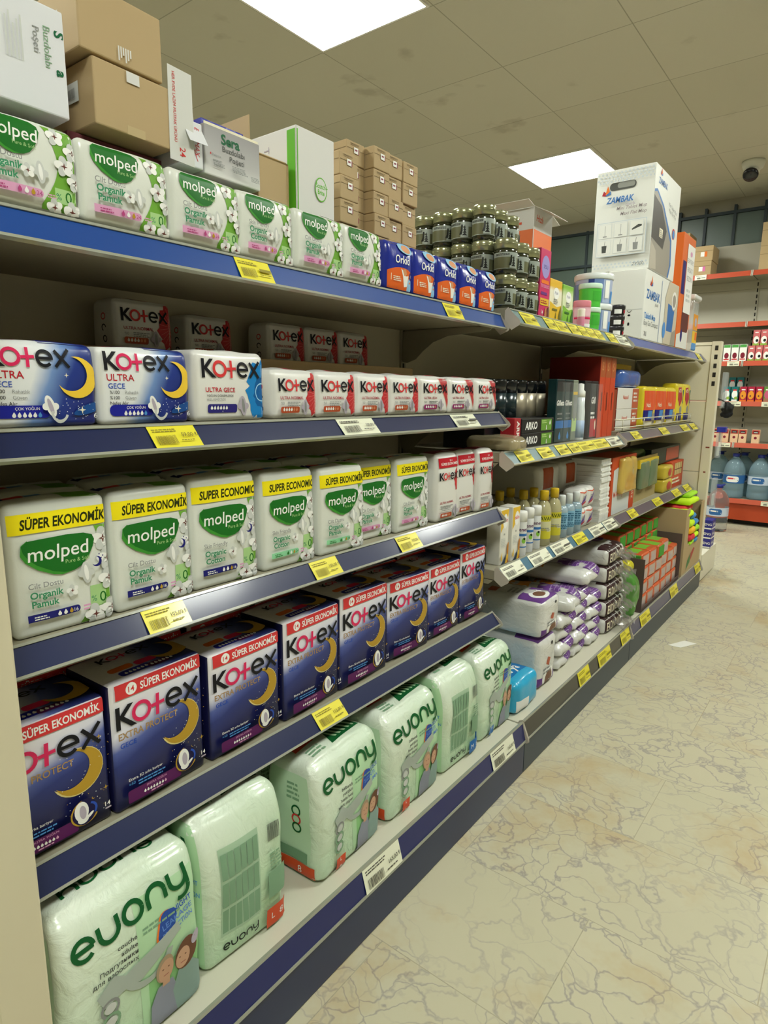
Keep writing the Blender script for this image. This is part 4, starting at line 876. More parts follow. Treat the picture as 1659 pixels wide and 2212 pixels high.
place('orkid2', lambda l, g: pack('sanitary_pad_pack', l, 'sanitary pads', Bag(.085, .07, .105, .01, (.003, .003, .003), .002, 93, .1), film('salmon_pack_film', '#d8846a'), [(None, 'front', (lambda a: (a.rect(-.05, 0, .05, .085, FWK), a)[1])(Art()))], g),
      'salmon pink and white pack behind the blue and orange packs', None, (XF-.11, 1.36, 1.297))

# ------------------------------------------------------------------ top shelf: cartons behind
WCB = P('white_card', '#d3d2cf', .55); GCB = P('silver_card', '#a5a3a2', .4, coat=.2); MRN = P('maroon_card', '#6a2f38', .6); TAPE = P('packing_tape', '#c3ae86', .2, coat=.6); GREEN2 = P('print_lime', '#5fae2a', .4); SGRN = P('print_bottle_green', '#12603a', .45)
def carton(label, w_, d_, h_, mat, arts=(), loc=(0, 0, 0), rz=0, group=None, name='carton', faces=None, r=.002, tape=False, extra=None, cat='carton'):
    bag = Bag(w_, d_, h_, r); t = pack(name, label, cat, bag, mat, list(arts), group, loc, rz, (0, 0, 0), faces, 'body', 0, False)
    if tape:
        a = Art(); a.rect(-.014, 0, .014, h_*.14, TAPE); m2 = MB(); put(a, m2, bag.surf('front'), bag.clip('front', .0005), 0, .0006)
        a = Art(); a.rect(-.014, 0, .014, d_, TAPE); put(a, m2, bag.surf('top'), bag.clip('top', .0005), 0, .0006); m2.build('tape', t, normals=False)
    if extra: extra(t)
    return t
def sup(label, y0, y1, z1, x0=-1.1, x1=-.925):
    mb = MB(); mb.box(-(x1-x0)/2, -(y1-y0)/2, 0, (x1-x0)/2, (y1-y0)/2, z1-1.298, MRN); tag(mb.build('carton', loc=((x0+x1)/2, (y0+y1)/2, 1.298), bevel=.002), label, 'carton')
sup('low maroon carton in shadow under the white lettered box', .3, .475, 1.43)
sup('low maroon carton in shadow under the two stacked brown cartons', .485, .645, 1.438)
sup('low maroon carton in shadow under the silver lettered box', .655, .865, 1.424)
a = Art()
a.text('S  a', .06, .03, .03, SGRN, rot=-PI/2, bold=.02) ; a = Art()
def vtext(a, s, u, v, h, m, **k): a.text(s, u, v, h, m, rot=-PI/2, **k)
vtext(a, 'S', .072, .1, .012, SGRN, bold=.03); vtext(a, 'a', .072, .055, .012, SGRN, bold=.03)
vtext(a, 'Buzdolabı', .058, .1, .0085, SG, maxw=.06); vtext(a, 'Poşeti', .045, .095, .008, GR)
for i in range(3): vtext(a, '', .03, .1, .004, GR)
for i in range(5): a.rect(.03-i*.0045, .05, .032-i*.0045, .1-.006*(i % 3), LG)
vtext(a, 'a', -.03, .075, .014, NV, bold=.03); vtext(a, 'Poltrox', -.012, .118, .006, P('print_rose', '#b98a9a', .5)); vtext(a, 'r', -.006, .125, .008, RED, bold=.02)
for i in range(4): a.rect(-.028+i*.006, .015, -.026+i*.006, .04, LIL)
carton('white box with sideways green letters at the top left corner', .17, .17, .125, P('white_card_bright', '#d9dade', .55), [(None, 'front', a)], (-.88-.085, .467-.085, 1.4325), 0, cat='box')
a = Art(); lb_ = Art(); lb_.rect(.0, .07, .018, .085, W)
carton('lower brown carton of the two stacked beside the white box', .122, .18, .083, KR, [('paper_label', 'front', (lambda q: (q.rect(-.012, .067, .008, .083, WCB), q)[1])(Art())), ('side_label', 'left', (lambda q: (q.rect(.02, .035, .055, .06, LG), q.barcode(.024, .04, .025, .012, GR), q)[-1])(Art()))], (-.88-.09, .561, 1.4405), .02, None, tape=True)
carton('upper brown carton with peeled tape leaning on the lower one', .125, .17, .083, KR, [('torn_label', 'front', (lambda q: ([q.rect(-.008+.0035*i, .004+.004*(i % 3), -.006+.0035*i, .022, WCB) for i in range(6)], q)[1])(Art())), ('side_label', 'left', (lambda q: (q.rect(.01, .03, .04, .055, LG), q)[1])(Art()))], (-.88-.085, .547, 1.527), .02)
# white box with open flaps
def flaps(t):
    m = P('white_card_flap', '#d2d2cd', .6)
    mb = MB(); mb.prism([(0, 0), (.001, 0), (.022, -.034), (.021, -.034)], 'y', -.033, 0, P('white_card_bright', '#d9dade', .55)); mb.build('flap', t, loc=(.062, .0225, .066))
    mb = MB(); mb.prism([(-.03, 0), (.03, 0), (.025, .045)], 'y', 0, .0012, m); mb.build('flap', t, loc=(.02, .022, .064))
    mb = MB(); mb.prism([(-.02, -.062), (.02, -.066), (.02, .062), (-.018, .066)], 'x', 0, .0012, m)
    A = Art(); vtext(A, 'HER EVDE LAZIM MUTFAK ÜRÜNÜ', -.012, .058, .0045, RED, maxw=.095); vtext(A, '24', -.004, -.043, .009, RED, bold=.01)
    put(A, mb, lambda u, v, o: (.0016+o, u, v), (-.02, -.066, .02, .066), 0, 0); q_ = mb.build('side_flap', t, loc=(.071, -.017, .064), normals=False); q_.rotation_euler = (0, 0, -.12)
a = Art(); vtext(a, 'EROMAX', .008, .058, .008, RED, shear=.2, maxw=.04); a.stroke([(-.004, .055), (.004, .03), (.012, .01)], .0012, RED)
carton('narrow white box with open flaps and red sideways lettering', .045, .14, .066, P('white_card_bright', '#d9dade', .55), [(None, 'front', a)], (-.88-.07, .654, 1.4265), .0, extra=flaps, cat='box')
# silver box
def sera_extra(t):
    mb = MB(); mb.box(-.001, -.055, 0, .001, .055, .004, CREAM); mb.build('cut_edge', t, loc=(.083, 0, .0735))
    mb = MB(); mb.box(-.1, -.0008, 0, .0, .0008, .045, KR); mb.build('flap', t, loc=(.075, .045, .0745))
    mb = MB(); mb.box(-.07, -.045, 0, .07, .04, .008, P('blue_bag_film', '#3236a0', .25, coat=.6, bump=.5, bscale=60)); mb.build('contents_bag', t, loc=(0, -.005, .0745+.004))
a = Art(); a.text('Sera', -.024, .052, .0145, SGRN, bold=.03); a.text('Buzdolabı', -.022, .041, .0082, DGR); a.text('Poşeti', -.008, .029, .0082, DGR); a.text('Poltrox', -.043, .03, .004, GR); a.rect(-.047, .031, -.045, .034, RED)
a.lines(-.042, .024, .022, .0012, 5, GR, seed=3); a.lines(-.006, .022, .03, .0012, 5, GR, seed=5); a.lines(.03, .014, .02, .0012, 4, GR, seed=7); a.rect(-.056, 0, .056, .0015, MRN)
SIL = gradmat('silver_card_print', [(0, '#d8d7d4'), (.35, '#b3b1b0'), (1, '#8d8a8b')], 0, 14, 0, -.05, .35, .05)
carton('silver box with green and grey lettering behind the small packs', .115, .17, .074, SIL, [(None, 'front', a)], (-.885-.085, .7405, 1.4255), .0, extra=sera_extra, cat='box')
mb = MB(); mb.box(-.08, -.037, 0, .08, .037, .2, KR); mb.box(.08, -.037, .0, .0812, .037, .196, KR); mb.box(-.04, -.039, .03, .03, -.037, .19, KRD)
tag(mb.build('carton', loc=(-.985, .845, 1.298), bevel=.003), 'plain brown carton between the silver box and the tall white box', 'carton')
a = Art(); a.rect(-.0515, .03, -.047, .258, GREEN2)
lo = Art(); lo.ell(.012, .168, .0165, .0215, GREEN2); lo.ell(.012, .168, .0145, .0195, WCB); lo.text('Scotch', .011, .17, .0082, GREEN2, 'C', .02, .8); lo.text('Brite', .012, .159, .0082, GREEN2, 'C', .02, .8); lo.rect(.024, .172, .03, .1735, GREEN2)
l2 = Art(); l2.rect(.062, .03, .0845, .258, GREEN2); vtext(l2, 'To wa', -.0, .24, .014, LIL, maxw=.07)
carton('tall white box with green edge and round green emblem', .103, .17, .264, WCB, [(None, 'front', a), ('emblem', 'front', lo), (None, 'left', l2)], (-.89-.085, .942, 1.298), .0, cat='box')
# little brown cartons stacked in columns
LBM = P('label_maroon', '#8a2f44', .5)
def make_small(label, group):
    w_, d_, h_ = .06, .14, .0458; A = Art(); A.stroke([(-.029, .03), (.029, .03)], .0009, KRD); A.lines(-.018, .04, .036, .0012, 2, KRD)
    lf = Art(); lf.stroke([(-.07, .03), (.07, .03)], .0009, KRD)
    L2 = Art(); L2.rect(-.007, .022, .007, .034, W); L2.rect(-.004, .027, .004, .0305, LBM); L2.rect(.007, .021, .0095, .032, LBM)
    return carton(label, w_, d_, h_, KR, [(None, 'front', A), (None, 'left', lf), ('product_label', 'front', L2)], (0, 0, 0), 0, group)
for c, (yc, xf, rows) in enumerate(((1.084, -.93, 6), (1.1475, -.965, 7), (1.209, -.94, 7), (1.262, -.942, 7), (1.325, -.945, 7))):
    for r_ in range(rows):
        z = 1.298+.0462*r_
        place('small', make_small, 'small brown labelled carton in the %s column from left, %s up from the shelf' % (ORD(c), ORD(r_)), 'stack of small brown cartons on the top shelf', (xf-.07+rnd.uniform(-.004, .003), yc, z), rnd.uniform(-.03, .03), (1, .98, 1))
# ================================================================== middle and farthest bays
def A_(*ops):
    a = Art()
    for o in ops: getattr(a, o[0])(*o[1:-1] if isinstance(o[-1], dict) else o[1:], **(o[-1] if isinstance(o[-1], dict) else {}))
    return a
# ------------------------------------------------------------------ jars
JG_ = P('jar_dark_glass', '#2a2d1c', .12, coat=.8); JL = P('jar_olive_lid', '#a2a480', .2, metal=.6); JLB = P('jar_label', '#66674a', .35); JSV = P('jar_label_silver', '#a9b2aa', .3, metal=.2); JBK = P('jar_label_black', '#171a14', .4)
JH, JR = .0922, .0318
def make_jar(label, group):
    t = thing('jar', label, 'jar', (0, 0, 0), 0, group); R = JR
    mb = MB(); mb.lathe([(R*.86, 0), (R*.96, .003), (R, .009), (R, .056), (R*.97, .061), (R*.88, .0655)], 28, JG_); mb.build('glass_body', t, smooth=True)
    mb = MB(); mb.lathe([(R*.9, .0645), (R*.98, .0655), (R*.985, .087), (R*.93, .0905), (R*.6, .0912), (.0005, .0912)], 28, JL)
    o = mb.build('lid', t, smooth=True)
    mb = MB(); mb.lathe([(R*.985, .0775), (R*1.0, .0778), (R*1.0, .0788), (R*.985, .079)], 28, JL); mb.build('lid_rim', o, smooth=True)
    a = Art(); L = PI*R
    a.rect(-L*.62, .012, L*.62, .054, JLB); a.rect(-L*.62, .042, L*.62, .054, JSV); a.rect(-L*.62, .012, L*.62, .0135, JSV); a.lines(-L*.5, .049, L*.5, .0016, 2, JBK)
    for k in range(2):
        o_ = -L*.1+k*L*.42; a.poly([(o_-.001, .014), (o_+.02, .014), (o_+.02, .05), (o_+.012, .045), (o_+.009, .036), (o_+.003, .04)], JSV)
        for j in range(4): a.poly([(o_+.010-.0015*(4-j)-.001, .018+j*.0065), (o_+.010+.0015*(4-j)+.001, .018+j*.0065), (o_+.010, .026+j*.0065)], JBK)
        a.poly([(o_-.004, .02), (o_+.0, .03), (o_+.001, .046), (o_+.005, .046), (o_+.005, .03), (o_+.003, .02)], JBK)
    mb = MB(); put(a, mb, lambda u, v, o: ((R+o)*math.cos(u/R), (R+o)*math.sin(u/R), v), (-L*.62, .01, L*.62, .056), .005, .0003); mb.build('label', t, smooth=True, normals=False)
    return t
GJ = 'stacked dark jars with olive lids'
lv = ['bottom', 'middle', 'top']
for c, (xc, ys, nl) in enumerate(((-.842, (1.632, 1.703, 1.774), 2), (-.907, (1.622, 1.694, 1.765), 3), (-.973, (1.622,), 3), (-1.038, (1.625,), 3), (-1.103, (1.628,), 3))):
    for j, yc in enumerate(ys):
        for l in range(nl):
            place('jar', make_jar, 'dark jar with olive lid, %s of the %s pile in the %s row from rail' % (lv[l] if nl == 3 else ('bottom', 'top')[l], ('nearest', 'middle', 'farthest')[j], ORD(c)), GJ, (xc, yc, 1.312+JH*l), math.radians(-38)+rnd.uniform(-.25, .25))
# ------------------------------------------------------------------ top shelf of the middle bay
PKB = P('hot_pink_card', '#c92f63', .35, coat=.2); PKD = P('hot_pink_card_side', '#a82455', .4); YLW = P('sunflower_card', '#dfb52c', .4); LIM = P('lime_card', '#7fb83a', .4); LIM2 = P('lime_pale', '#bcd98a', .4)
def ops_carton(label, cat, y0, y1, z, h, d, xf, mat, a=None, left=None, name='box', faces=None, group=None, rz=0, top=None, part='front_print'):
    arts = []
    if a: arts.append((None, 'front', a))
    if left: arts.append((None, 'left', left))
    if top: arts.append((None, 'top', top))
    return carton(label, y1-y0, d, h, mat, arts, (xf-d/2, (y0+y1)/2, z), rz, group, name, faces, .0018, cat=cat)
a = Art(); a.ell(0, .145, .028, .032, P('print_periwinkle', '#9a8fc8', .4)); a.text('SESU', 0, .14, .01, NV, 'C', maxw=.04); a.rect(-.026, .098, .026, .108, ORG); a.text('TÜY DÖKÜCÜ', 0, .086, .009, PINK, 'C', .01, maxw=.06); a.rect(-.026, .066, .016, .074, P('print_violet', '#6a3a80', .4)); a.rect(-.03, .036, .03, .056, YLW); a.lines(-.026, .047, .05, .003, 2, DKR)
a.text('14', -.022, .01, .012, W, bold=.01); a.poly([(.0, 0), (.004, .026), (.014, .034), (.02, 0)], P('print_caramel', '#b9784e', .5)); a.poly([(.016, 0), (.022, .03), (.032, .036), (.033, 0)], BRN)
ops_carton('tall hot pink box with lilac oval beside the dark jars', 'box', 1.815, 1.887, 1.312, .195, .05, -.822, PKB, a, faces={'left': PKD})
def beauty(m, m2, dark):
    a = Art(); w_ = .088
    a.poly([(-w_/2, .0), (w_/2, 0), (w_/2, .05), (w_*.1, .042), (-w_/2, .055)], m); a.ell(w_*.02, .082, .022, .017, W); a.text('Pubik', w_*.02, .079, .008, NV, 'C', shear=.2); a.lines(-w_*.2, .062, w_*.4, .003, 3, GR); a.poly([(w_*.2, .0), (w_*.32, .03), (w_*.45, .05), (w_*.45, 0)], dark); a.rect(-w_*.3, .03, w_*.12, .036, dark); a.poly([(-w_*.05, .008), (w_*.02, .03), (w_*.05, .008)], dark)
    return a
ops_carton('yellow box with pale middle and white oval beside the pink box', 'box', 1.896, 1.988, 1.312, .122, .05, -.824, gradmat('yellow_fade_card', [(0, '#dcb030'), (.35, '#e9e3c6'), (.7, '#eae6d2'), (.8, '#dfb22e'), (1, '#e0b02a')], 0, 8, 0, 0, .4, .06), beauty(YLW, W, P('print_olive', '#6d6a2a', .5)))
ops_carton('green box with pale middle and white oval beside the yellow box', 'box', 1.998, 2.082, 1.312, .118, .05, -.824, gradmat('green_fade_card', [(0, '#6fae38'), (.35, '#d7e3b4'), (.65, '#dfe6c4'), (.85, '#86bd45'), (1, '#6fae38')], 0, 8, 0, 0, .4, .06), beauty(LIM, W, P('print_moss', '#3b6a2a', .5)))
def tub(label, cat, x, y, z, r, h, bodym, lidm, bands=(), lid_h=.2, group=None, rim=1.06, name='tub', tp=1.05, texts=()):
    t = thing(name, label, cat, (x, y, z), 0, group); hb = h*(1-lid_h)
    mb = MB(); mb.lathe([(r*.9, 0), (r*.95, .002), (r*.95*1.0, .004), (r, hb*.96), (r, hb)], 32, bodym); mb.build('body', t, smooth=True)
    mb = MB(); mb.lathe([(r*rim*.97, hb-.004), (r*rim, hb), (r*rim, h-.004), (r*rim*.96, h-.0005), (r*.5, h), (.0005, h)], 32, lidm); mb.build('lid', t, smooth=True)
    if bands or texts:
        a = Art(); L = PI*r
        for u0, u1, v0, v1, m in bands: a.rect(u0*L, v0*hb, u1*L, v1*hb, m)
        for s, u, v, hh, m in texts: a.text(s, u*L, v*hb, hh, m, 'C', .01)
        rr = lambda v: r*(.95+.05*min(1, max(0, v/hb)))+.0006
        mb = MB(); put(a, mb, lambda u, v, o: ((rr(v)+o)*math.cos(u/r), (rr(v)+o)*math.sin(u/r), v), (-L*.95, .003, L*.95, hb*.97), max(.006, r*.18), .0003); mb.build('label', t, smooth=True, normals=False)
    return t
BUB = P('blue_tub_plastic', '#a9b7d6', .3, coat=.3); BUS = P('blue_tub_stripe', '#2c3f86', .35); BUS2 = P('blue_tub_panel', '#6d86ba', .35); WLD = P('white_lid_plastic', '#d9dedd', .35, coat=.3)
bd = [(-.75, -.6, 0, 1, BUS), (-.6, -.2, 0, .8, BUS2), (-.2, -.1, 0, 1, BUS), (-.1, .06, 0, 1, BUS2), (.25, .35, 0, .5, SKYB), (.1, .2, .2, .9, W)]
for k in range(2): tub('large blue striped tub with white lid, %s of two piled' % ('lower', 'upper')[k], 'tub', -.895, 2.455, 1.312+.108*k, .068, .1075, BUB, WLD, bd, .17, 'blue tubs').rotation_euler = (0, 0, math.radians(-50))
GRB = P('green_tub_plastic', '#52c244', .3, coat=.4); GWL = P('green_tub_lid', '#c9e6d2', .3, coat=.3)
for k in range(2): tub('bright green tub with pale lid, %s of two piled' % ('lower', 'upper')[k], 'tub', -.855, 2.315, 1.312+.081*k, .039, .0805, GRB, GWL, [(-.3, .1, .3, .8, P('green_tub_label', '#43ad3a', .4))], .18, 'green tubs')
tub('pink cream jar with darker pink lid', 'jar', -.842, 2.212, 1.312, .029, .092, P('pink_jar_plastic', '#d9a2b2', .35), P('pink_jar_lid', '#d4818f', .35), [(-.7, .2, .55, .9, P('pink_jar_label', '#e4b9c4', .4)), (-.7, .2, .42, .5, MAG), (-.7, .2, .0, .2, W)], .22, None, 1.02)
tub('small pink bottle with white cap in front of the pink jar', 'bottle', -.818, 2.146, 1.312, .0125, .058, P('pink_bottle_plastic', '#d98aa4', .35), P('white_cap', '#efe6dc', .35), (), .45, None, 1.0, 'bottle')
BLT = P('black_tub_plastic', '#1c1a1c', .3, coat=.4)
for k in range(3): tub('black wax tub with white sticker, %s of three piled' % ('lowest', 'middle', 'top')[k], 'tub', -.868, 2.66, 1.318+.041*k, .0305, .0405, BLT, P('black_tub_lid', '#242225', .35, coat=.4), [(-.5, -.2, .2, .8, W), (-.1, .15, .3, .7, DKR)], .3, 'black tubs')
# open white and orange carton behind the jars
def oflap(t):
    m = P('white_card_shade', '#cfcac6', .6)
    mb = MB(); mb.prism([(0, 0), (.06, -.03), (.06, -.028), (0, .002)], 'y', -.08, .08, m); mb.build('flap', t, loc=(.1, 0, .43))
    mb = MB(); mb.prism([(0, 0), (.07, -.02), (.07, -.018), (0, .002)], 'x', -.1, .1, m); mb.build('flap', t, loc=(0, .08, .43))
    mb = MB(); mb.prism([(0, 0), (-.05, .012), (-.05, .014), (0, .002)], 'x', -.1, .1, m); mb.build('flap', t, loc=(0, -.08, .43))
OC = P('vivid_orange_card', '#dd6a22', .45)
a = Art(); a.rect(-.08, 0, .08, .355, OC); a.text('Hızlı', -.06, .385, .022, P('print_red_orange', '#d4593a', .45), bold=.01, shear=.2); [a.text(s, -.065, .27-.022*i, .012, CREAM, maxw=.1) for i, s in enumerate(('NATUREL', 'KABUK', 'TARAK'))]; a.ell(.06, .22, .012, .014, CREAM)
l_ = Art(); l_.rect(-.1, 0, .1, .355, OC); l_.lines(-.05, .39, .12, .008, 2, P('print_red_orange', '#d4593a', .45))
carton('open white and orange carton with raised flaps behind the dark jars', .16, .2, .43, WCB, [(None, 'front', a), (None, 'left', l_)], (-1.14, 2.3, 1.312), 0, extra=oflap)

# ------------------------------------------------------------------ mop boxes on the farthest bay
MPW = P('mop_box_white', '#dedfd9', .5); MPD = P('mop_box_dots', '#c3ccd2', .5); MPB = P('mop_box_blue', '#2f6cb0', .45); GHOLE = P('box_hole_dark', '#4a4c48', .7); PHT = P('box_photo_dark', '#4c4842', .4); PHL = P('box_photo_grey', '#9a9488', .4)
w_, d_, h_ = .40, .235, .398
def lotus(a, u, v, s):
    a.poly([(u-s*.5, v), (u-s*.3, v+s*.5), (u, v+s*.2), (u, v-.1*s)], DKR); a.poly([(u-.1*s, v+.1*s), (u+s*.15, v+s), (u+s*.4, v+s*.3), (u+s*.1, v)], ORG); a.poly([(u-.05*s, v), (u+s*.5, v+s*.4), (u+s*.55, v), (u, v-.1*s)], MPB)
L_ = Art()
for k in range(90):
    i, j = k % 15, k//15; x = -d_/2+.008+i*.0155+(j % 2)*.0078; y = (.385-j*.011) if j < 4 else (.028-(j-4)*.012); L_.ell(x, y, .0042, .0042, MPD, n=8)
L_.text('ZAMBAK', -.07, .268, .022, MPB, bold=.03, shear=.15, maxw=.11); L_.text('plastik', .03, .252, .01, LIL, 'C', .01); L_.text('Mini Tablet Mop', .095, .238, .0125, P('print_taupe', '#9a8f90', .5), 'R', .01, shear=.2, maxw=.13); L_.text('Maxi Flat Mop', .095, .216, .0125, P('print_taupe', '#9a8f90', .5), 'R', .01, shear=.2, maxw=.12)
L_.rect(-.1, .06, .1, .195, MPD); L_.rect(-.097, .063, .097, .192, MPW)
for i in range(3):
    for j in range(2):
        x, y = -.066+.064*i, .07+.062*j; L_.rect(x-.027, y, x+.027, y+.056, MPD); L_.rect(x-.026, y+.001, x+.026, y+.055, MPW)
        if (i, j) == (2, 1): L_.poly([(x-.018, y+.02), (x+.02, y+.032), (x+.02, y+.038), (x+.006, y+.04), (x-.018, y+.026)], DGR)
        elif j == 0: L_.poly([(x-.009, y+.006), (x+.008, y+.006), (x+.01, y+.034), (x-.011, y+.034)], GR if i else DGR); L_.stroke([(x, y+.034), (x+.002, y+.052)], .002, GR)
        else: L_.stroke([(x, y+.008), (x, y+.05)], .0016, GR); L_.rect(x-.008, y+.006, x+.008, y+.01, GR)
L_.text('ZP300', .1, .014, .012, GR, 'R', .015)
F_ = Art()
F_.poly([(-.2, 0), (.1, 0), (.13, .06), (.11, .16), (-.05, .27), (-.16, .31), (-.2, .3)], MPB); F_.poly([(-.2, 0), (.08, 0), (.11, .06), (.09, .15), (-.06, .26), (-.16, .3), (-.2, .29)], PHL); F_.poly([(-.2, .12), (-.02, .1), (.02, .18), (-.08, .26), (-.2, .28)], PHT); F_.poly([(-.2, 0), (-.1, .01), (-.12, .08), (-.2, .11)], P('box_photo_light', '#b5aea0', .4))
F_.text('ZAMBAK', -.15, .335, .022, MPB, bold=.02, maxw=.16); lotus(F_, -.12, .37, .03); F_.text('Mini Tablet Mop', .02, .285, .014, GR, maxw=.15, rot=-.1); F_.text('Maxi Flat Mop', .03, .262, .014, GR, maxw=.14, rot=-.1); F_.ell(.13, .19, .022, .022, RED); F_.ell(.13, .188, .018, .017, SKYB)
def mop_extra(t):
    mb = MB(); pts = []
    a = Art(); a.rect(-.062, .318, .045, .348, GHOLE, r=.014); a.rect(-.03, .325, .04, .346, P('box_hole_light', '#8d8f88', .7), r=.009)
    bag = Bag(w_, d_, h_, .002); put(a, mb, bag.surf('left'), bag.clip('left'), 0, .0012); o = mb.build('handle_hole', t, normals=False)
    a = Art(); lotus(a, -.075, .305, .035); mb = MB(); put(a, mb, bag.surf('left'), bag.clip('left'), 0, .0014); mb.build('emblem', t, normals=False)
    a = Art(); a.rect(-.09, .14, -.04, .175, CREAM); a.lines(-.085, .165, .04, .004, 4, GR); mb = MB(); put(a, mb, bag.surf('front'), bag.clip('front'), 0, .0016); mb.build('price_sticker', t, normals=False)
carton('large white mop box with handle hole, upper of the two mop boxes', w_, d_, h_, MPW, [(None, 'left', L_), (None, 'front', F_)], (-.8-d_/2, 2.8+w_/2, 1.598), 0, 'white mop boxes', 'box', extra=mop_extra, cat='box')
w_, d_, h_ = .54, .15, .276
F_ = Art(); F_.text('ZAMBAK', -.24, .165, .034, MPB, bold=.03, maxw=.22); lotus(F_, -.18, .22, .04); F_.text('plastik', -.08, .145, .014, GR, 'C'); F_.text('Tabletli Mop', -.25, .085, .022, SKYB, bold=.015, maxw=.21); F_.text('Easy Go Compact', -.25, .058, .02, GR, maxw=.21); F_.text('200', -.24, .015, .018, GR)
F_.stroke([(-.02, .0), (-.02, .26)], .004, MPB); F_.poly([(.06, .0), (.27, 0), (.27, .276), (.1, .276), (.05, .2)], P('box_photo_warm', '#c9c0ab', .4)); F_.poly([(.1, .06), (.2, .06), (.22, .17), (.1, .18)], MPB); F_.ell(.2, .19, .04, .035, PHL); F_.arc(.2, .2, .035, 0, 360, .012, W, 16); F_.ell(.06, .06, .025, .035, SKYB); F_.poly([(.18, 0), (.27, 0), (.27, .08), (.2, .06)], PHL)
L_ = Art(); L_.stroke([(-.07, .118), (.07, .118)], .003, LG); L_.ell(.02, .095, .006, .004, K); L_.ell(.02, .06, .004, .007, K); L_.arc(.02, .115, .008, 180, 360, .002, K, 8)
carton('white mop box lying below the large one, plain short side towards the camera', w_, d_, h_, MPW, [(None, 'left', L_), (None, 'front', F_)], (-.8-d_/2, 2.775+w_/2, 1.318), 0, 'white mop boxes', 'box', cat='box')
w_, d_, h_ = .235, .14, .522
F_ = Art(); F_.poly([(-.11, .0), (.11, 0), (.11, .1), (-.11, .06)], MPW); F_.rect(-.04, .08, .1, .2, P('box_photo_maroon', '#5b2724', .4), r=.02); F_.ell(-.02, .06, .02, .03, NV); F_.rect(-.1, .25, -.04, .4, NV)
no = Art(); no.rect(-.03, .17, .112, .485, W); no.text('BAYRAM', .04, .4, .022, GR, 'C', maxw=.11); no.text('FIRSATI', .04, .36, .022, GR, 'C', maxw=.1); no.text('SEZON', .04, .32, .022, GR, 'C', maxw=.1); no.lines(0, .27, .09, .012, 3, LG); no.ell(.04, .445, .02, .012, PINK)
carton('tall orange box with a white handwritten notice behind the mop boxes', w_, d_, h_, OC, [(None, 'front', F_), ('paper_notice', 'front', no)], (-.8-d_/2, 3.45, 1.318), 0, None, 'box', cat='box')
t = thing('container', 'clear plastic container with white lid and orange sticker beside the orange box', 'container', (-.85, 3.74, 1.318))
CLR = P('clear_plastic', '#d4dad9', .12, coat=.6, alpha=.42)
mb = MB(); Bag(.13, .09, .265, .02).body(mb, CLR, (2, 3, 3)); mb.build('body', t, smooth=True, normals=False)
mb = MB(); Bag(.145, .105, .028, .012).body(mb, WLD, (1, 1, 1)); mb.build('lid', t, smooth=True, normals=False, loc=(0, 0, .26))
a = Art(); a.rect(-.05, .11, .05, .19, P('sticker_amber', '#e39a2e', .4)); a.rect(-.05, .045, .05, .105, P('sticker_yellow', '#e7c13c', .4)); a.rect(-.05, .005, .05, .045, SKYB, r=.01); a.ell(0, .15, .025, .022, LIL); a.rect(.0, .06, .045, .1, ORG)
mb = MB(); bg_ = Bag(.13, .09, .265, .02); put(a, mb, bg_.surf('front'), bg_.clip('front'), .02, .0008); mb.build('sticker', t, normals=False)

# ------------------------------------------------------------------ second shelf of the middle bay
BLC = P('black_card', '#16181c', .4, coat=.2); AG = P('box_lime_panel', '#6a9b3a', .4); DTL = P('dark_teal_card', '#14363a', .3, coat=.3); REDC = P('red_card', '#a8242e', .35, coat=.2); CLB = P('clear_bag', '#b9ad8c', .2, coat=.6, alpha=.55)
t = thing('bag', 'crumpled clear bag of beige pieces at the near end of the middle bay', 'bag', (-.855, 1.645, .928))
mb = MB(); Bag(.085, .16, .04, .018, (.002, .002, .004), .004, 5).body(mb, CLB, (6, 5, 3)); mb.build('film', t, smooth=True, normals=False)
mb = MB()
for k in range(7): mb.box(-.06+.018*k, -.033, .004, -.046+.018*k, .033, .03, P('beige_pieces', '#b6a57c', .6), Matrix.Rotation(rnd.uniform(-.1, .1), 4, 'Z'))
mb.build('beige_pieces', t)
a = Art(); vtext(a, 'ARKO', -.006, .082, .017, W, bold=.03, maxw=.075)
ops_carton('upright red shaving cream box with sideways white letters', 'box', 1.692, 1.734, .928, .09, .045, -.822, REDC, a)
def make_arko(label, group):
    a = Art(); w_, h_ = .236, .043; a.text('ARKO', -.095, .011, .021, W, bold=.03, shear=.12, maxw=.085); a.rect(.02, .004, .1, .039, AG); a.lines(.026, .032, .04, .003, 2, LIM2); a.drop(.085, .028, .014, W); a.poly([(.055, .006), (.062, .006), (.06, .02), (.057, .02)], W)
    return carton(label, w_, .055, h_, BLC, [(None, 'front', a)], (0, 0, 0), 0, group, 'box', {'right': LIM}, cat='box')
for k in range(2): place('arko', make_arko, 'black shaving box with white letters and lime panel, %s of the two' % ('lower', 'upper')[k], 'black shaving boxes', (-.822-.028-.002*k, 1.864, .928+.0435*k))
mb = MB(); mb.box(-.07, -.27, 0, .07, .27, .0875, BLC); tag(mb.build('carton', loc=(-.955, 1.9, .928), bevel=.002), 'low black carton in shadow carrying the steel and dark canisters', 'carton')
STL = P('brushed_steel', '#b9b09a', .35, metal=.55); BLP = P('canister_black', '#15191d', .2, coat=.5); BGP = P('canister_dark_green', '#16282c', .25, coat=.4)
def canister(label, x, y, low, up, split):
    t = thing('canister', label, 'canister', (x, y, 1.0158), 0, 'canisters on the black carton'); r = .0345
    mb = MB(); mb.lathe([(r, 0), (r, split)], 26, low); mb.build('body', t, smooth=True)
    mb = MB(); mb.lathe([(r*1.01, split), (r*1.01, .112), (r*.9, .116), (.0005, .116)], 26, up); mb.build('cap', t, smooth=True)
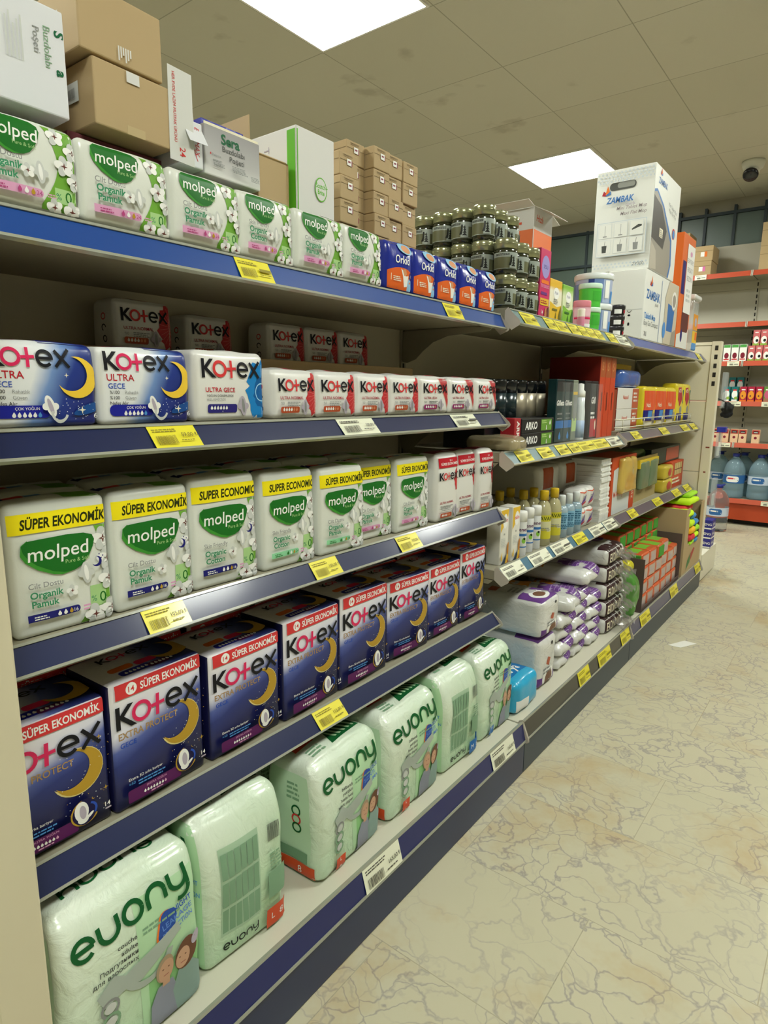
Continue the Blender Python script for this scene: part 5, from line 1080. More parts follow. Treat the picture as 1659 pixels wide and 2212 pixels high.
for k, (y, m) in enumerate(((1.70, BGP), (1.772, BGP), (1.844, BGP), (1.918, STL), (1.992, STL), (2.064, STL))):
    canister(('dark green canister with black cap, %s in the line behind the shaving boxes' if m is BGP else 'steel canister with black cap, %s in the line behind the shaving boxes') % ORD(k), -.93, y, m, BLP, .075)
def blister(label, y0, y1, mat, a, h=.205, name='pack', cat='razor pack'):
    t = ops_carton(label, cat, y0, y1, .932, h, .03, -.826, mat, a, name=name, group='razor packs')
    mb = MB(); mb.box(-.004, -(y1-y0)/2+.003, .0, .02, (y1-y0)/2-.003, h-.01, P('clear_blister', '#dfe6e6', .1, spec=.35, alpha=.07)); mb.build('clear_blister', t, loc=(.0155, 0, 0), bevel=.004); return t
for k, (y0, y1) in enumerate(((1.996, 2.066), (2.068, 2.136))):
    a = Art(); a.text('Gillette', -.03, .12, .016, W, bold=.03, shear=.2); a.lines(-.02, .09, .05, .005, 1, GR); a.lines(-.02, .075, .05, .004, 1, GR); a.rect(-.036, .045, .036, .07, MPB); a.drop(.005, .02, .025, SKYB); a.rect(-.036, .165, .036, .2, BLC)
    blister('dark teal razor pack with white lettering, %s of the two' % ('nearer', 'farther')[k], y0, y1, DTL, a)
a = Art(); a.rect(-.02, .155, .02, .165, YLW); a.rect(-.02, .03, .02, .075, LIM2); a.ell(.0, .11, .016, .045, GR)
blister('narrow grey-green razor pack with yellow stripe', 2.14, 2.183, P('grey_green_card', '#7c8474', .4), a)
t = thing('spray_bottle', 'slim white bottle standing among the razor packs', 'bottle', (-.828, 2.214, .9285))
mb = MB(); mb.lathe([(.018, 0), (.019, .004), (.019, .1), (.0165, .12), (.0165, .15)], 20, P('white_bottle_plastic', '#dfe6ea', .3, coat=.3)); mb.build('body', t, smooth=True)
mb = MB(); mb.lathe([(.0165, .15), (.0165, .17), (.011, .176), (.0105, .196), (.0005, .198)], 20, W); mb.build('cap', t, smooth=True)
mb = MB(); mb.lathe([(.0195, .01), (.0195, .07)], 20, P('pale_blue_label', '#9fb6d4', .4)); mb.build('label', t, smooth=True)
a = Art(); a.rect(-.03, 0, .03, .2, BLC)
blister('black razor pack beside the slim white bottle', 2.246, 2.312, BLC, a)
a = Art(); a.rect(-.03, .0, .04, .068, CAR); a.text('Gill', -.032, .125, .022, W, bold=.03, shear=.15, maxw=.06); a.lines(-.03, .085, .05, .008, 2, W); a.ell(.02, .045, .006, .018, CREAM)
blister('black and red razor pack with large white lettering', 2.316, 2.384, BLC, a)
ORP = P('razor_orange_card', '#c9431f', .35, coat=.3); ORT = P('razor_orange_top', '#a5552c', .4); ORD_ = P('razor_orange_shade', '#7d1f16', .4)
def make_orp(label, group):
    a = Art(); w_ = .058; a.rect(-w_/2, .225, w_/2, .3, ORT); a.text('S', -.012, .25, .03, P('print_copper', '#c88a5a', .4), bold=.01); a.rect(-.004, .1, .004, .17, P('slot_maroon', '#4a1410', .5), r=.003)
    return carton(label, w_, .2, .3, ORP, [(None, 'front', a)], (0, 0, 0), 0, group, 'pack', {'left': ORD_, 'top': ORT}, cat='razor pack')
for k in range(3): place('orp', make_orp, 'tall orange hanging pack, %s of the three beside the razor packs' % ('nearest', 'middle', 'farthest')[k], 'tall orange packs', (-.824-.1, 2.42+.0595*k, .928), 0)
# ------------------------------------------------------------------ second shelf of the farthest bay
ops_carton('narrow brown box between the orange packs and the white packs', 'box', 2.58, 2.618, .945, .165, .1, -.83, P('brown_red_card', '#8a3d22', .4))
NZW = P('nursing_pack_white', '#d6d4cd', .45); NZR = P('nursing_pack_rust', '#b55a3a', .45)
def make_naz(label, group):
    a = Art(); w_ = .29; a.rect(.055, 0, .145, .085, NZR); a.text('Nazocil', -.07, .04, .016, P('print_red_orange', '#d4593a', .45), bold=.01); a.lines(.07, .06, .06, .008, 3, NZW)
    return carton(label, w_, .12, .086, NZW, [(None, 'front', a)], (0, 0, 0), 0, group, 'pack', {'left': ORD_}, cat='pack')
for k in range(2): place('naz', make_naz, 'white and rust pack with red word, %s of two behind the wire fence' % ('lower', 'upper')[k], 'white and rust packs', (-.892, 2.778, .945+.0865*k))
mb = MB(); Bag(.26, .14, .07, .02, (.004, .004, .008), .006, 9).body(mb, P('blue_bag_clear', '#3f62a8', .25, coat=.6, bump=.4), (5, 6, 4)); tag(mb.build('bag', loc=(-.9, 2.8, 1.1185), smooth=True, normals=False), 'blue and white plastic bag lying on the white and rust packs', 'bag')
YPB = P('mustard_box', '#c2a424', .45)
ops_carton('mustard yellow box at the back above the blue bag', 'box', 2.9, 3.35, .945, .29, .13, -1.0, YPB)
YPK = film('lemon_pack_film', '#e0cb2c', .3, .3, 50)
def make_yp(label, group):
    w_, d_, h_ = .19, .09, .182; bag = Bag(w_, d_, h_, .012, (.004, .003, .003), .003, 17, .1); a = Art()
    a.rect(-w_*.5, h_*.42, w_*.5, h_*.9, P('pack_vermilion', '#d9562a', .4)); a.rect(-w_*.5, h_*.15, w_*.2, h_*.42, NV); a.rect(-w_*.2, h_*.2, w_*.15, h_*.4, SKYB); a.text('Nazik', -w_*.32, h_*.5, h_*.1, CREAM, bold=.01, maxw=w_*.6); a.ell(w_*.3, h_*.2, w_*.15, h_*.14, PHL); a.rect(-w_*.4, h_*.02, w_*.2, h_*.14, CREAM)
    return pack('cloth_pack', label, 'cloth pack', bag, YPK, [(None, 'front', a)], group)
for k, yc in enumerate((3.09, 3.28, 3.47)): place('yp', make_yp, 'yellow and vermilion cleaning cloth pack, %s of the three behind the wire fence' % ('nearest', 'middle', 'farthest')[k], 'yellow and vermilion packs', (-.87, yc, .945))
def make_act(label, group):
    w_, d_, h_ = .19, .08, .205; bag = Bag(w_, d_, h_, .012, (.004, .003, .003), .003, 19, .1); a = Art()
    a.poly([(-w_*.35, h_*.9), (w_*.15, h_*.92), (w_*.15, h_*.6), (-w_*.1, h_*.42), (-w_*.35, h_*.6)], DKR); a.text('ACTIF', -w_*.1, h_*.78, h_*.08, CREAM, 'C', .02, maxw=w_*.4); a.rect(-w_*.4, h_*.06, w_*.3, h_*.25, NV, r=.01); a.ell(w_*.1, h_*.34, w_*.16, h_*.1, GR); a.rect(w_*.28, h_*.5, w_*.46, h_*.85, TEA, r=.01)
    return pack('cloth_pack', label, 'cloth pack', bag, YPK, [(None, 'front', a)], group)
for k, yc in enumerate((3.66, 3.815)): place('act', make_act, 'lemon yellow pack with dark red shield, %s of the two at the far end' % ('nearer', 'farther')[k], 'lemon yellow shield packs', (-.868, yc, .945), 0, (1, .78, 1))
WIR = P('white_wire', '#cfccb8', .35, metal=.3)
t = thing('wire_fence', 'white wire shelf fence standing on the farthest bay second shelf', 'wire fence', (-.808, 3.25, .945))
for z in (.012, .044):
    mb = MB(); mb.tube([(-.09, -.63, z), (-.01, -.63, z), (0, -.62, z), (0, .62, z), (-.01, .63, z), (-.05, .63, z)], .0026, 8, WIR); mb.build('rail', t, smooth=True)
for y in (-.6, -.3, 0, .3, .6):
    mb = MB(); mb.tube([(0, y, 0), (0, y, .046)], .0022, 8, WIR); mb.build('post', t, smooth=True)

# ------------------------------------------------------------------ third shelf of the middle bay
def make_dalin(label, group):
    a = Art(); w_, h_ = .052, .166; a.poly([(-w_/2, h_), (w_/2, h_), (w_*.35, h_*.86), (-w_*.1, h_*.7), (-w_/2, h_*.58)], YLW); a.ell(w_*.05, h_*.78, .014, .022, W); a.text('dalin', w_*.05, h_*.765, .011, RED, 'C', .015); a.text('Bit', -w_*.1, h_*.53, .006, DGR); a.lines(-w_*.4, h_*.46, w_*.6, .0025, 6, LG)
    a.ell(w_*.42, h_*.24, .008, .024, P('print_ochre', '#b8792e', .5)); a.poly([(-w_/2, 0), (-w_*.1, .012), (w_*.1, .03), (w_*.3, 0)], P('print_slate', '#3a4556', .5)); a.poly([(w_*.05, 0), (w_*.3, .03), (w_*.48, .025), (w_*.48, 0)], YLW); a.poly([(-w_*.5, .02), (-w_*.3, .04), (-w_*.3, .01)], YLW); a.poly([(.3*w_, 0), (w_*.5, .02), (w_*.5, 0)], DKR)
    return carton(label, w_, .045, h_, P('white_card_warm', '#dedcd2', .45), [(None, 'front', a)], (0, 0, 0), 0, group, 'box', cat='box')
for k, (y, x) in enumerate(((1.66, -.822), (1.728, -.818))): place('dalin', make_dalin, 'slim white box with yellow corner, %s of the two on the third shelf' % ('nearer', 'farther')[k], 'white boxes with yellow corner', (x-.023, y, .590))
def cylart(r, items, hmin, hmax, ang=-40, cell=.006):
    a = Art(); mb = MB()
    for o in items: getattr(a, o[0])(*o[1:])
    L = PI*r; q = math.radians(ang)
    put(a, mb, lambda u, v, o: ((r+o)*math.cos(u/r+q), (r+o)*math.sin(u/r+q), v), (-L*.6, hmin, L*.6, hmax), cell, .0003); return mb
CANW = P('white_can', '#dcdedd', .3, coat=.3)
def make_can(label, group):
    t = thing('spray_can', label, 'spray can', (0, 0, 0), 0, group); r = .0165
    mb = MB(); mb.lathe([(r*.94, 0), (r, .003), (r, .108), (r*.97, .111)], 22, CANW); mb.build('body', t, smooth=True)
    mb = MB(); mb.lathe([(r*1.01, .111), (r*1.01, .138), (r*.9, .143), (.0005, .144)], 22, W); mb.build('cap', t, smooth=True)
    cylart(r, [('text', 'generic', -.022, .082, .011, P('print_plum_dark', '#5a2a55', .4), 'L', .02), ('rect', -.03, .066, .02, .074, MPB), ('ell', .002, .052, .007, .009, LIM), ('ell', .004, .058, .004, .004, K), ('rect', -.03, .03, .02, .034, MPB)], .01, .1).build('label', t, smooth=True, normals=False)
    return t
for k, (x, y) in enumerate(((-.812, 1.782), (-.82, 1.85), (-.82, 1.906))): place('can', make_can, 'white spray can with dark lettering and green apple, %s of three' % ('nearest', 'middle', 'farthest')[k], 'white spray cans', (x-.014, y, .590), math.radians(0))
LIQ = P('cologne_liquid', '#b3ad86', .06, coat=.5, spec=.6); CAPY = P('yellow_cap', '#d3b01c', .35, coat=.2); LEM = P('lemon_label', '#c9c030', .4)
def make_col(label, group):
    t = thing('bottle', label, 'bottle', (0, 0, 0), 0, group); r = .026
    mb = MB(); mb.lathe([(r*.9, 0), (r, .004), (r, .112), (r*.94, .125), (r*.7, .142), (r*.45, .15), (r*.42, .158)], 26, LIQ); mb.build('body', t, smooth=True)
    mb = MB(); mb.lathe([(.0145, .154), (.0145, .182), (.013, .1845), (.0005, .185)], 20, CAPY); mb.build('cap', t, smooth=True)
    cylart(r, [('rect', -.045, .025, .045, .105, P('pale_label', '#cdcba0', .4)), ('rect', -.045, .084, .045, .105, LEM), ('text', 'LAVANTA', -.03, .088, .012, P('print_forest', '#3a4a1c', .5), 'L', .02), ('rect', -.045, .025, .045, .05, LEM), ('ell', -.01, .052, .012, .009, LEM), ('lines', -.03, .06, .05, .003, 2, GR)], .02, .11).build('label', t, smooth=True, normals=False)
    return t
for k, (x, y) in enumerate(((-.836, 1.968), (-.832, 2.044), (-.895, 1.935), (-.89, 2.005), (-.945, 1.86), (-.95, 1.95))): place('col', make_col, 'yellow-capped clear cologne bottle with lemon label, %s of six on the third shelf' % ORD(k), 'yellow-capped cologne bottles', (x, y, .590))
def make_blue(label, group):
    t = thing('bottle', label, 'bottle', (0, 0, 0), 0, group); r = .0225
    mb = MB(); mb.lathe([(r*.9, 0), (r, .003), (r, .095), (r*.9, .105), (r*.5, .115)], 24, P('pale_blue_liquid', '#9fb4bf', .08, coat=.5)); mb.build('body', t, smooth=True)
    mb = MB(); mb.lathe([(.0125, .113), (.0125, .146), (.011, .15), (.0005, .151)], 18, WLD); mb.build('cap', t, smooth=True)
    cylart(r, [('rect', -.04, .03, .04, .09, P('sky_label', '#7fb0cc', .4)), ('lines', -.03, .078, .05, .004, 4, P('print_steel_blue', '#33607c', .5)), ('lines', -.03, .045, .05, .003, 3, P('print_steel_blue', '#33607c', .5))], .02, .1).build('label', t, smooth=True, normals=False)
    return t
for k, (x, y) in enumerate(((-.836, 2.125), (-.832, 2.18), (-.827, 2.236))): place('blueb', make_blue, 'white-capped pale blue bottle with sky blue label, %s of three' % ('nearest', 'middle', 'farthest')[k], 'pale blue bottles', (x, y, .590))
CTW = film('cotton_bag_film', '#d8d7d2', .25, .4, 40)
def make_cot(label, group):
    w_, d_, h_ = .075, .07, .075; bag = Bag(w_, d_, h_, .016, (.004, .004, .003), .003, 23); a = Art()
    a.poly([(-w_*.4, h_*.2), (w_*.1, h_*.4), (w_*.3, h_*.65), (w_*.15, h_*.7), (-w_*.2, h_*.45)], P('print_purple_wave', '#5c3f86', .4)); a.poly([(-w_*.4, h_*.12), (w_*.2, h_*.3), (w_*.3, h_*.42), (-w_*.2, h_*.3)], DKR); a.stroke([(-w_*.5, h_*.88), (0, h_*.8), (w_*.5, h_*.9)], .004, P('print_red_orange', '#d4593a', .45)); a.lines(-w_*.2, h_*.6, w_*.4, .003, 2, GR)
    return pack('cotton_bag', label, 'cotton bag', bag, CTW, [(None, 'front', a)], group)
for k in range(4): place('cot', make_cot, 'small white cotton bag with purple wave, %s %s of four' % (('lower', 'upper')[k//2], ('near', 'far')[k % 2]), 'small cotton bags', (-.862, 2.312+.078*(k % 2), .590+.0762*(k//2)))
def make_cotl(label, group):
    w_, d_, h_ = .2, .2, .12; bag = Bag(w_, d_, h_, .02, (.004, .004, .004), .003, 25); a = Art(); a.rect(-w_*.3, h_*.3, w_*.15, h_*.95, P('print_burnt_orange', '#b0522c', .45)); a.lines(-w_*.3, h_*.18, w_*.6, .006, 1, GR)
    return pack('cotton_bag', label, 'cotton bag', bag, CTW, [(None, 'front', a)], group)
for k in range(4): place('cotl', make_cotl, 'shaded large cotton pack with orange square at the back, %s %s of four' % (('lower', 'upper')[k//2], ('near', 'far')[k % 2]), 'large cotton packs at the back', (-1.02, 2.2+.215*(k % 2), .590+.123*(k//2)), 0)
def make_nap(label, group):
    r_ = random.Random(5); mb = MB(); z = 0
    for k in range(30): dx = r_.uniform(-.003, .003); mb.box(-.06+dx, -.055+dx, z, .06+dx, .055+dx*.5, z+.0078, P('napkin_white', '#dcdcd6', .7)); z += .0083
    t = thing('napkin_stack', label, 'napkins', (0, 0, 0)); mb.build('napkins', t); m2 = MB(); m2.box(-.0605, -.02, 0, .0625, .02, z, P('clear_blister', '#e8eeee', .06)); m2.build('clear_band', t); return t
t = make_nap('tall stack of folded white napkins beside the cotton bags', None); t.location = (-.876, 2.515, .590)
# ------------------------------------------------------------------ third shelf of the farthest bay
RUST = P('rust_orange_card', '#c2481f', .45)
a = Art(); w_ = .33; a.poly([(-w_*.42, 0), (w_*.28, 0), (w_*.28, .14), (-.03, .19), (-w_*.25, .2), (-w_*.42, .19)], P('card_pale_grey', '#c9cdcc', .5)); a.text('MAKYAJ', -w_*.38, .075, .024, P('print_red_orange', '#d4593a', .45), bold=.01, maxw=.12); vtext(a, 'TEMİZ', w_*.38, .12, .018, CREAM, maxw=.08)
go = Art(); go.rect(-w_*.2, .1, w_*.24, .235, P('gold_bag_film', '#c9aa52', .2, coat=.6), r=.02); go.ell(.02, .17, .03, .035, P('gold_bag_light', '#dcc68a', .2, coat=.6)); go.ell(-.02, .19, .02, .02, P('gold_bag_light', '#dcc68a', .2, coat=.6)); go.ell(.05, .14, .015, .018, ORG)
t = carton('rust orange display box with pale card and gold bag in front', w_, .12, .245, RUST, [(None, 'front', a)], (-.884, 2.775, .590), 0, None, 'display_box', cat='display box')
mb = MB(); Bag(.19, .03, .15, .013, (.004, .002, .002), .006, 29).body(mb, P('gold_bag_film', '#c9aa52', .2, coat=.6), (3, 7, 7)); mb.build('gold_bag', t, smooth=True, normals=False, loc=(.07, .012, .085))
t = thing('glove_pack', 'green rubber glove pack on a brown card on the third shelf', 'gloves', (-.85, 3.2, .590))
mb = MB(); mb.box(-.01, -.2, 0, .0, .2, .21, P('glove_card', '#a99868', .55)); mb.build('card', t)
GLV = P('glove_green', '#66795a', .35, coat=.3)
for s in (-1, 1):
    mb = MB(); Bag(.14, .022, .13, .01, (.004, 0, 0), .004, 33+s).body(mb, GLV, (2, 6, 6)); o = mb.build('glove', t, smooth=True, normals=False, loc=(.012, .078*s, .06))
mb = MB(); mb.box(.0, -.16, .16, .018, .16, .2, P('glove_header_yellow', '#d2b62a', .4)); mb.build('header', t, bevel=.003)
mb = MB(); Bag(.3, .1, .04, .015, (0, 0, .01), .006, 35).body(mb, P('glove_bag_green', '#5d8a52', .3, coat=.5, bump=.4), (5, 6, 3)); tag(mb.build('bag', loc=(-.935, 3.2, .781), smooth=True, normals=False), 'green plastic bag lying over the glove pack', 'bag')
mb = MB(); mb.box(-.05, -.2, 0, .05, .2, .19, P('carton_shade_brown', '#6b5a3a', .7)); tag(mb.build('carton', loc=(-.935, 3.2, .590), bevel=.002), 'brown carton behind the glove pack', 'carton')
YSP = film('yellow_sponge_film', '#c9b23a', .25, .4, 60)
for k in range(2):
    mb = MB(); Bag(.16, .06, .068, .012, (.004, .003, .004), .004, 43+k).body(mb, YSP, (3, 6, 4)); tt = thing('sponge_pack', 'small yellow film pack, %s of two beside the gloves' % ('lower', 'upper')[k], 'sponge pack', (-.845, 3.52, .590+.07*k), 0, 'small yellow packs'); mb.build('wrapper', tt, smooth=True, normals=False)
    a = Art(); a.ell(0, .035, .04, .022, P('print_rose_red', '#b5483a', .4)); m2 = MB(); bgx = Bag(.16, .06, .068, .012, (.004, .003, .004), .004, 43+k); put(a, m2, bgx.surf('front'), bgx.clip('front'), .012, .001); m2.build('label', tt, normals=False)
a = Art(); w_ = .27; a.rect(-.06, .07, .1, .135, P('card_window', '#cdb478', .4)); [a.stroke([(-.06+.04*k, .07), (-.06+.04*k, .135)], .006, BRN) for k in range(5)]; a.stroke([(-.06, .1), (.1, .1)], .005, BRN); a.lines(-.1, .045, .18, .01, 2, CREAM)
carton('orange box with small window panes at the far end of the third shelf', w_, .14, .145, RUST, [(None, 'front', a)], (-.9, 3.755, .590), 0, None, 'box', cat='box')
mb = MB(); mb.box(-.08, -.3, 0, .08, .28, .085, P('dark_green_card', '#17302a', .4)); o = mb.build('box', loc=(-.935, 3.6, .737), bevel=.002); tag(o, 'long dark green box lying across the top of the third shelf far end', 'box')
mb = MB(); mb.box(-.03, -.01, .01, .0, .26, .075, P('box_end_red', '#b0503a', .45)); o2 = mb.build('end_panel', o, loc=(.081, 0, 0))
# ------------------------------------------------------------------ bottom shelf of the middle bay
CYN = film('cyan_pack_film', '#2aa3cf', .28, .4, 40); CYD = P('print_azure', '#1c6fae', .4)
def make_cyan(label, group):
    w_, d_, h_ = .15, .12, .1; bag = Bag(w_, d_, h_, .02, (.005, .005, .006), .004, 47); a = Art(); a.rect(-w_*.5, 0, -w_*.05, h_*.45, W); l_ = Art(); l_.text('ya', -.03, .05, .03, W, bold=.02)
    tp = Art(); tp.rect(-w_*.5, d_*.3, w_*.5, d_, CYD); tp.text('derya', -w_*.4, d_*.4, .03, W, bold=.02)
    return pack('diaper_pack', label, 'diaper pack', bag, CYN, [(None, 'front', a), (None, 'top', tp), (None, 'left', l_)], group)
place('cyan', make_cyan, 'cyan and white diaper pack at the near end, lower of two', 'cyan diaper packs', (-.788, 1.675, .153))
place('cyan', None, 'cyan diaper pack with white lettering lying behind the lower one', 'cyan diaper packs', (-.905, 1.69, .153), .1, (1, 1.1, 1.35))
CBF = P('cotton_wool_film', '#d6d6d2', .25, coat=.6, bump=.7, bscale=38, bdist=.006); PRP = P('print_cotton_purple', '#6a4188', .4); PRPL = P('print_lavender', '#a487b8', .4)
def make_big(label, group):
    w_, d_, h_ = .14, .3, .17; bag = Bag(w_, d_, h_, .025, (.004, .004, .008), .004, 53); a = Art()
    a.rect(-w_*.5, 0, w_*.5, h_*.25, PRP); a.ell(0, h_*.22, w_*.3, h_*.2, W); a.ell(.005, h_*.18, w_*.2, h_*.16, P('print_cocoa', '#7d5a45', .5)); a.rect(-w_*.1, h_*.45, w_*.05, h_*.6, P('print_terracotta', '#b0624a', .5), rot=-.4); a.lines(-w_*.3, h_*.38, w_*.5, .006, 2, GR); a.ell(.02, h_*.85, .006, .006, K)
    tp = Art(); tp.rect(-w_*.5, .0, w_*.5, .09, PRP); tp.ell(0, .045, .045, .03, W); tp.ell(.0, .045, .03, .018, P('print_cocoa', '#7d5a45', .5)); tp.lines(-.04, .13, .06, .008, 3, GR); tp.rect(-.05, .17, -.02, .2, P('print_terracotta', '#b0624a', .5))
    return pack('cotton_pack', label, 'cotton pack', bag, CBF, [(None, 'front', a), (None, 'top', tp)], group, n=(6, 6, 6))
place('big', make_big, 'large white cotton wool pack with purple foot standing on the bottom shelf', 'large cotton wool packs', (-.745-.15, 1.852, .153), .0)
place('big', None, 'large white cotton wool pack lying on top of the standing one, purple band', 'large cotton wool packs', (-.74-.15, 1.845, .3325), .04, (1, 1.08, .72))
def make_cp(label, group):
    w_, d_, h_ = .135, .2, .047; bag = Bag(w_, d_, h_, .02, (.008, .006, .004), .006, 59, 0, 40); a = Art()
    a.poly([(-w_*.15, h_), (w_*.5, h_), (w_*.5, h_*.4), (w_*.15, h_*.25)], PRP); tp = Art(); tp.rect(-w_*.2, 0, w_*.5, d_*.45, PRP); tp.rect(-w_*.5, d_*.55, w_*.5, d_, P('print_apricot', '#c98a3e', .5)); [tp.stroke([(-w_*.1, d_*(.05+.05*k)), (w_*.5, d_*(.05+.05*k))], .002, PRPL) for k in range(6)]
    return pack('cotton_pack', label, 'cotton pack', bag, CBF, [(None, 'front', a), (None, 'top', tp)], group, n=(6, 7, 3))
n_ = 0
for c, yc in enumerate((2.03, 2.172, 2.314)):
    for r_ in range((4, 5, 4)[c]):
        place('cp', make_cp, 'purple and white cotton pack, %s pile and %s from the bottom' % (('near', 'middle', 'far')[c], ORD(r_)), 'piled purple and white cotton packs', (-.85+rnd.uniform(-.01, .008), yc, .153+.0505*r_), rnd.uniform(-.06, .06)); n_ += 1
place('cp', None, 'longer purple and white cotton pack slanting across the top of the near pile', 'piled purple and white cotton packs', (-.89, 2.04, .356), .25, (1.5, 1.15, 1.2))
place('cp', None, 'longer purple and white cotton pack on top of the middle and far piles', 'piled purple and white cotton packs', (-.9, 2.24, .407), .1, (1.5, 1.3, 1.2))
CHO = P('print_chocolate', '#3a2426', .35, coat=.3)
def make_eko(label, group):
    w_, d_, h_ = .21, .34, .066; bag = Bag(w_, d_, h_, .022, (.006, .004, .006), .006, 67, 0, 30); a = Art()
    a.rect(-w_*.5, 0, w_*.3, h_, CHO); a.text('EKONOMİK', -w_*.44, h_*.26, h_*.5, CREAM, bold=.012, maxw=w_*.7)
    tp = Art(); tp.rect(-w_*.5, .0, w_*.5, .05, CHO); tp.rect(-w_*.35, .1, w_*.1, .2, PRPL); tp.rect(-w_*.25, .12, .0, .17, GR); tp.rect(w_*.05, .08, w_*.4, .18, PRP); tp.ell(-w_*.2, .24, .03, .022, ORG); tp.rect(-w_*.45, .22, -w_*.3, .27, PRP)
    t = pack('cotton_pack', label, 'cotton pack', bag, CBF, [(None, 'front', a), (None, 'top', tp)], group, n=(7, 7, 3))
    mb = MB(); r = random.Random(2); V = []; n = 12
    for j in range(4):
        for i in range(n+1): V.append((d_/2+.002+.016*j, -w_*.2+w_*.7*i/n, h_*.55+.012*math.sin(i*1.9+j)+.01*r.random()-.008*j))
    mb.add(V, [(j*(n+1)+i, j*(n+1)+i+1, (j+1)*(n+1)+i+1, (j+1)*(n+1)+i) for j in range(3) for i in range(n)], P('smoky_wrap', '#8d857e', .15, coat=1, alpha=.45)); mb.build('loose_film', t, smooth=True, normals=False)
    return t
for k in range(5): place('eko', make_eko, 'cotton pack with dark chocolate band and cream letters, %s from the bottom of its pile' % ORD(k), 'cotton packs with chocolate band', (-.735-.17-.004*k, 2.515, .153+.069*k), rnd.uniform(-.03, .05))
# ------------------------------------------------------------------ bottom shelf of the farthest bay
GBG = film('leaf_green_bag', '#4f8a38', .3, .5, 50)
mb = MB(); Bag(.1, .09, .2, .03, (.01, .008, .01), .012, 73, .3).body(mb, GBG, (6, 7, 9)); t = thing('bag', 'leaf green bag with yellow top between the cotton packs and the open cartons', 'bag', (-.76, 2.69, .153)); mb.build('film', t, smooth=True, normals=False)
mb = MB(); Bag(.06, .05, .04, .015, (.004, .004, .004), .006, 74).body(mb, P('bag_yellow', '#cfc62c', .3, coat=.4), (4, 4, 3)); mb.build('gathered_top', t, smooth=True, normals=False, loc=(0, 0, .2))
mb = MB(); Bag(.2, .2, .12, .04, (.01, .01, .02), .01, 75).body(mb, GBG, (6, 6, 5)); tag(mb.build('bag', loc=(-.99, 2.72, .153), smooth=True, normals=False), 'green bag in shadow behind the chocolate banded packs', 'bag')
def open_carton(label, y0, y1, x0, x1, h, hf, mat, inner, z=.153):
    t = thing('carton', label, 'carton', ((x0+x1)/2, (y0+y1)/2, z)); a, b = (x1-x0)/2, (y1-y0)/2; e = .004
    mb = MB(); mb.box(-a, -b, 0, a, b, e, mat); mb.box(-a, -b, e, -a+e, b, h, mat); mb.box(-a+e, -b, e, a, -b+e, h, mat); mb.box(-a+e, b-e, e, a, b, h, mat)
    if hf: mb.box(a-e, -b+e, e, a, b-e, hf, mat)
    mb.build('body', t); return t
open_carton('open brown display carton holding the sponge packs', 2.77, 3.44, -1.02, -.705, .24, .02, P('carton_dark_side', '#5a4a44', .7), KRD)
SPO = P('sponge_film_orange', '#cc5f33', .3, coat=.2); SPG = P('sponge_green', '#4a9a34', .8, bump=.6, bscale=300); SPP = P('sponge_film_pale', '#b9a49a', .35, coat=.2)
def make_sponge(label, group):
    t = thing('sponge_pack', label, 'sponge pack', (0, 0, 0), 0, group); w_, d_, h_ = .1, .085, .062
    bag = Bag(w_, d_, h_, .008, (.002, .002, .002), .0015, 81); mb = MB(); bag.body(mb, SPO, (2, 3, 3))
    a = Art(); a.rect(-w_*.46, h_*.12, w_*.46, h_*.86, SPP); a.lines(-w_*.3, h_*.5, w_*.5, .006, 2, LIL); tp = Art(); tp.rect(-w_*.42, d_*.3, w_*.42, d_*.95, LIM)
    put(a, mb, bag.surf('front'), bag.clip('front'), .02); put(tp, mb, bag.surf('top'), bag.clip('top'), .02); mb.build('wrapper', t, smooth=True, normals=False)
    mb = MB(); mb.box(-d_/2+.006, -w_/2-.004, .006, d_/2-.006, -w_/2+.004, h_-.006, SPG); mb.build('sponge', t, bevel=.003)
    return t
GS = 'sponge packs in the open carton'
for l in range(4):
    for c in range(6):
        if l == 3 and c > 3: continue
        place('spo', make_sponge, 'orange sponge pack with green end in the front row, %s column and %s layer' % (ORD(c), ORD(l)), GS, (-.757-rnd.uniform(0, .006), 2.835+.108*c, .158+.0635*l), (PI/2 if l == 3 and c == 2 else 0)+rnd.uniform(-.05, .05))
for l in range(2):
    for c in range(6): place('spo', None, 'green-ended sponge pack in the back row, %s column, %s of the upper layers' % (ORD(c), ('lower', 'upper')[l]), GS, (-.875, 2.835+.108*c, .348+.0635*l), PI/2+rnd.uniform(-.05, .05))
mb = MB(); mb.box(-.05, -.32, 0, .05, .32, .185, KRD); tag(mb.build('carton', loc=(-.87, 3.105, .1575), bevel=.002), 'inner brown carton carrying the back row of sponge packs', 'carton')
t = thing('carton', 'tall brown carton full of bright cleaning cloths at the far end', 'carton', (-.86, 3.68, .153))
mb = MB(); mb.box(-.16, -.21, 0, .16, .21, .004, KR); mb.box(-.16, -.21, .004, -.156, .21, .36, KR); mb.box(-.156, -.21, .004, .16, -.206, .36, KR); mb.box(-.156, .206, .004, .16, .21, .36, KR)
mb.box(.156, -.206, .004, .16, .206, .16, KR); mb.box(.156, -.206, .16, .16, -.13, .36, KR); mb.box(.156, .14, .16, .16, .206, .36, KR); mb.build('body', t)
a = Art(); a.poly([(-.08, .08), (.03, .12), (.06, .11), (-.02, .06)], P('print_strawberry', '#a83a34', .5)); a.poly([(-.12, .02), (-.04, .05), (-.03, .1), (-.1, .07)], LEAF)
mb = MB(); put(a, mb, lambda u, v, o: (.1605+o, u, v), (-.2, 0, .2, .16), 0, .0003); mb.build('print', t, normals=False)
CLO = [P('cloth_neon_yellow', '#c6ea1e', .8), P('cloth_coral', '#f0424e', .8), P('cloth_lime', '#9fd82a', .8), P('cloth_blue', '#3f7fb4', .8), P('cloth_red', '#d4363c', .8), P('cloth_amber', '#f2b324', .8)]
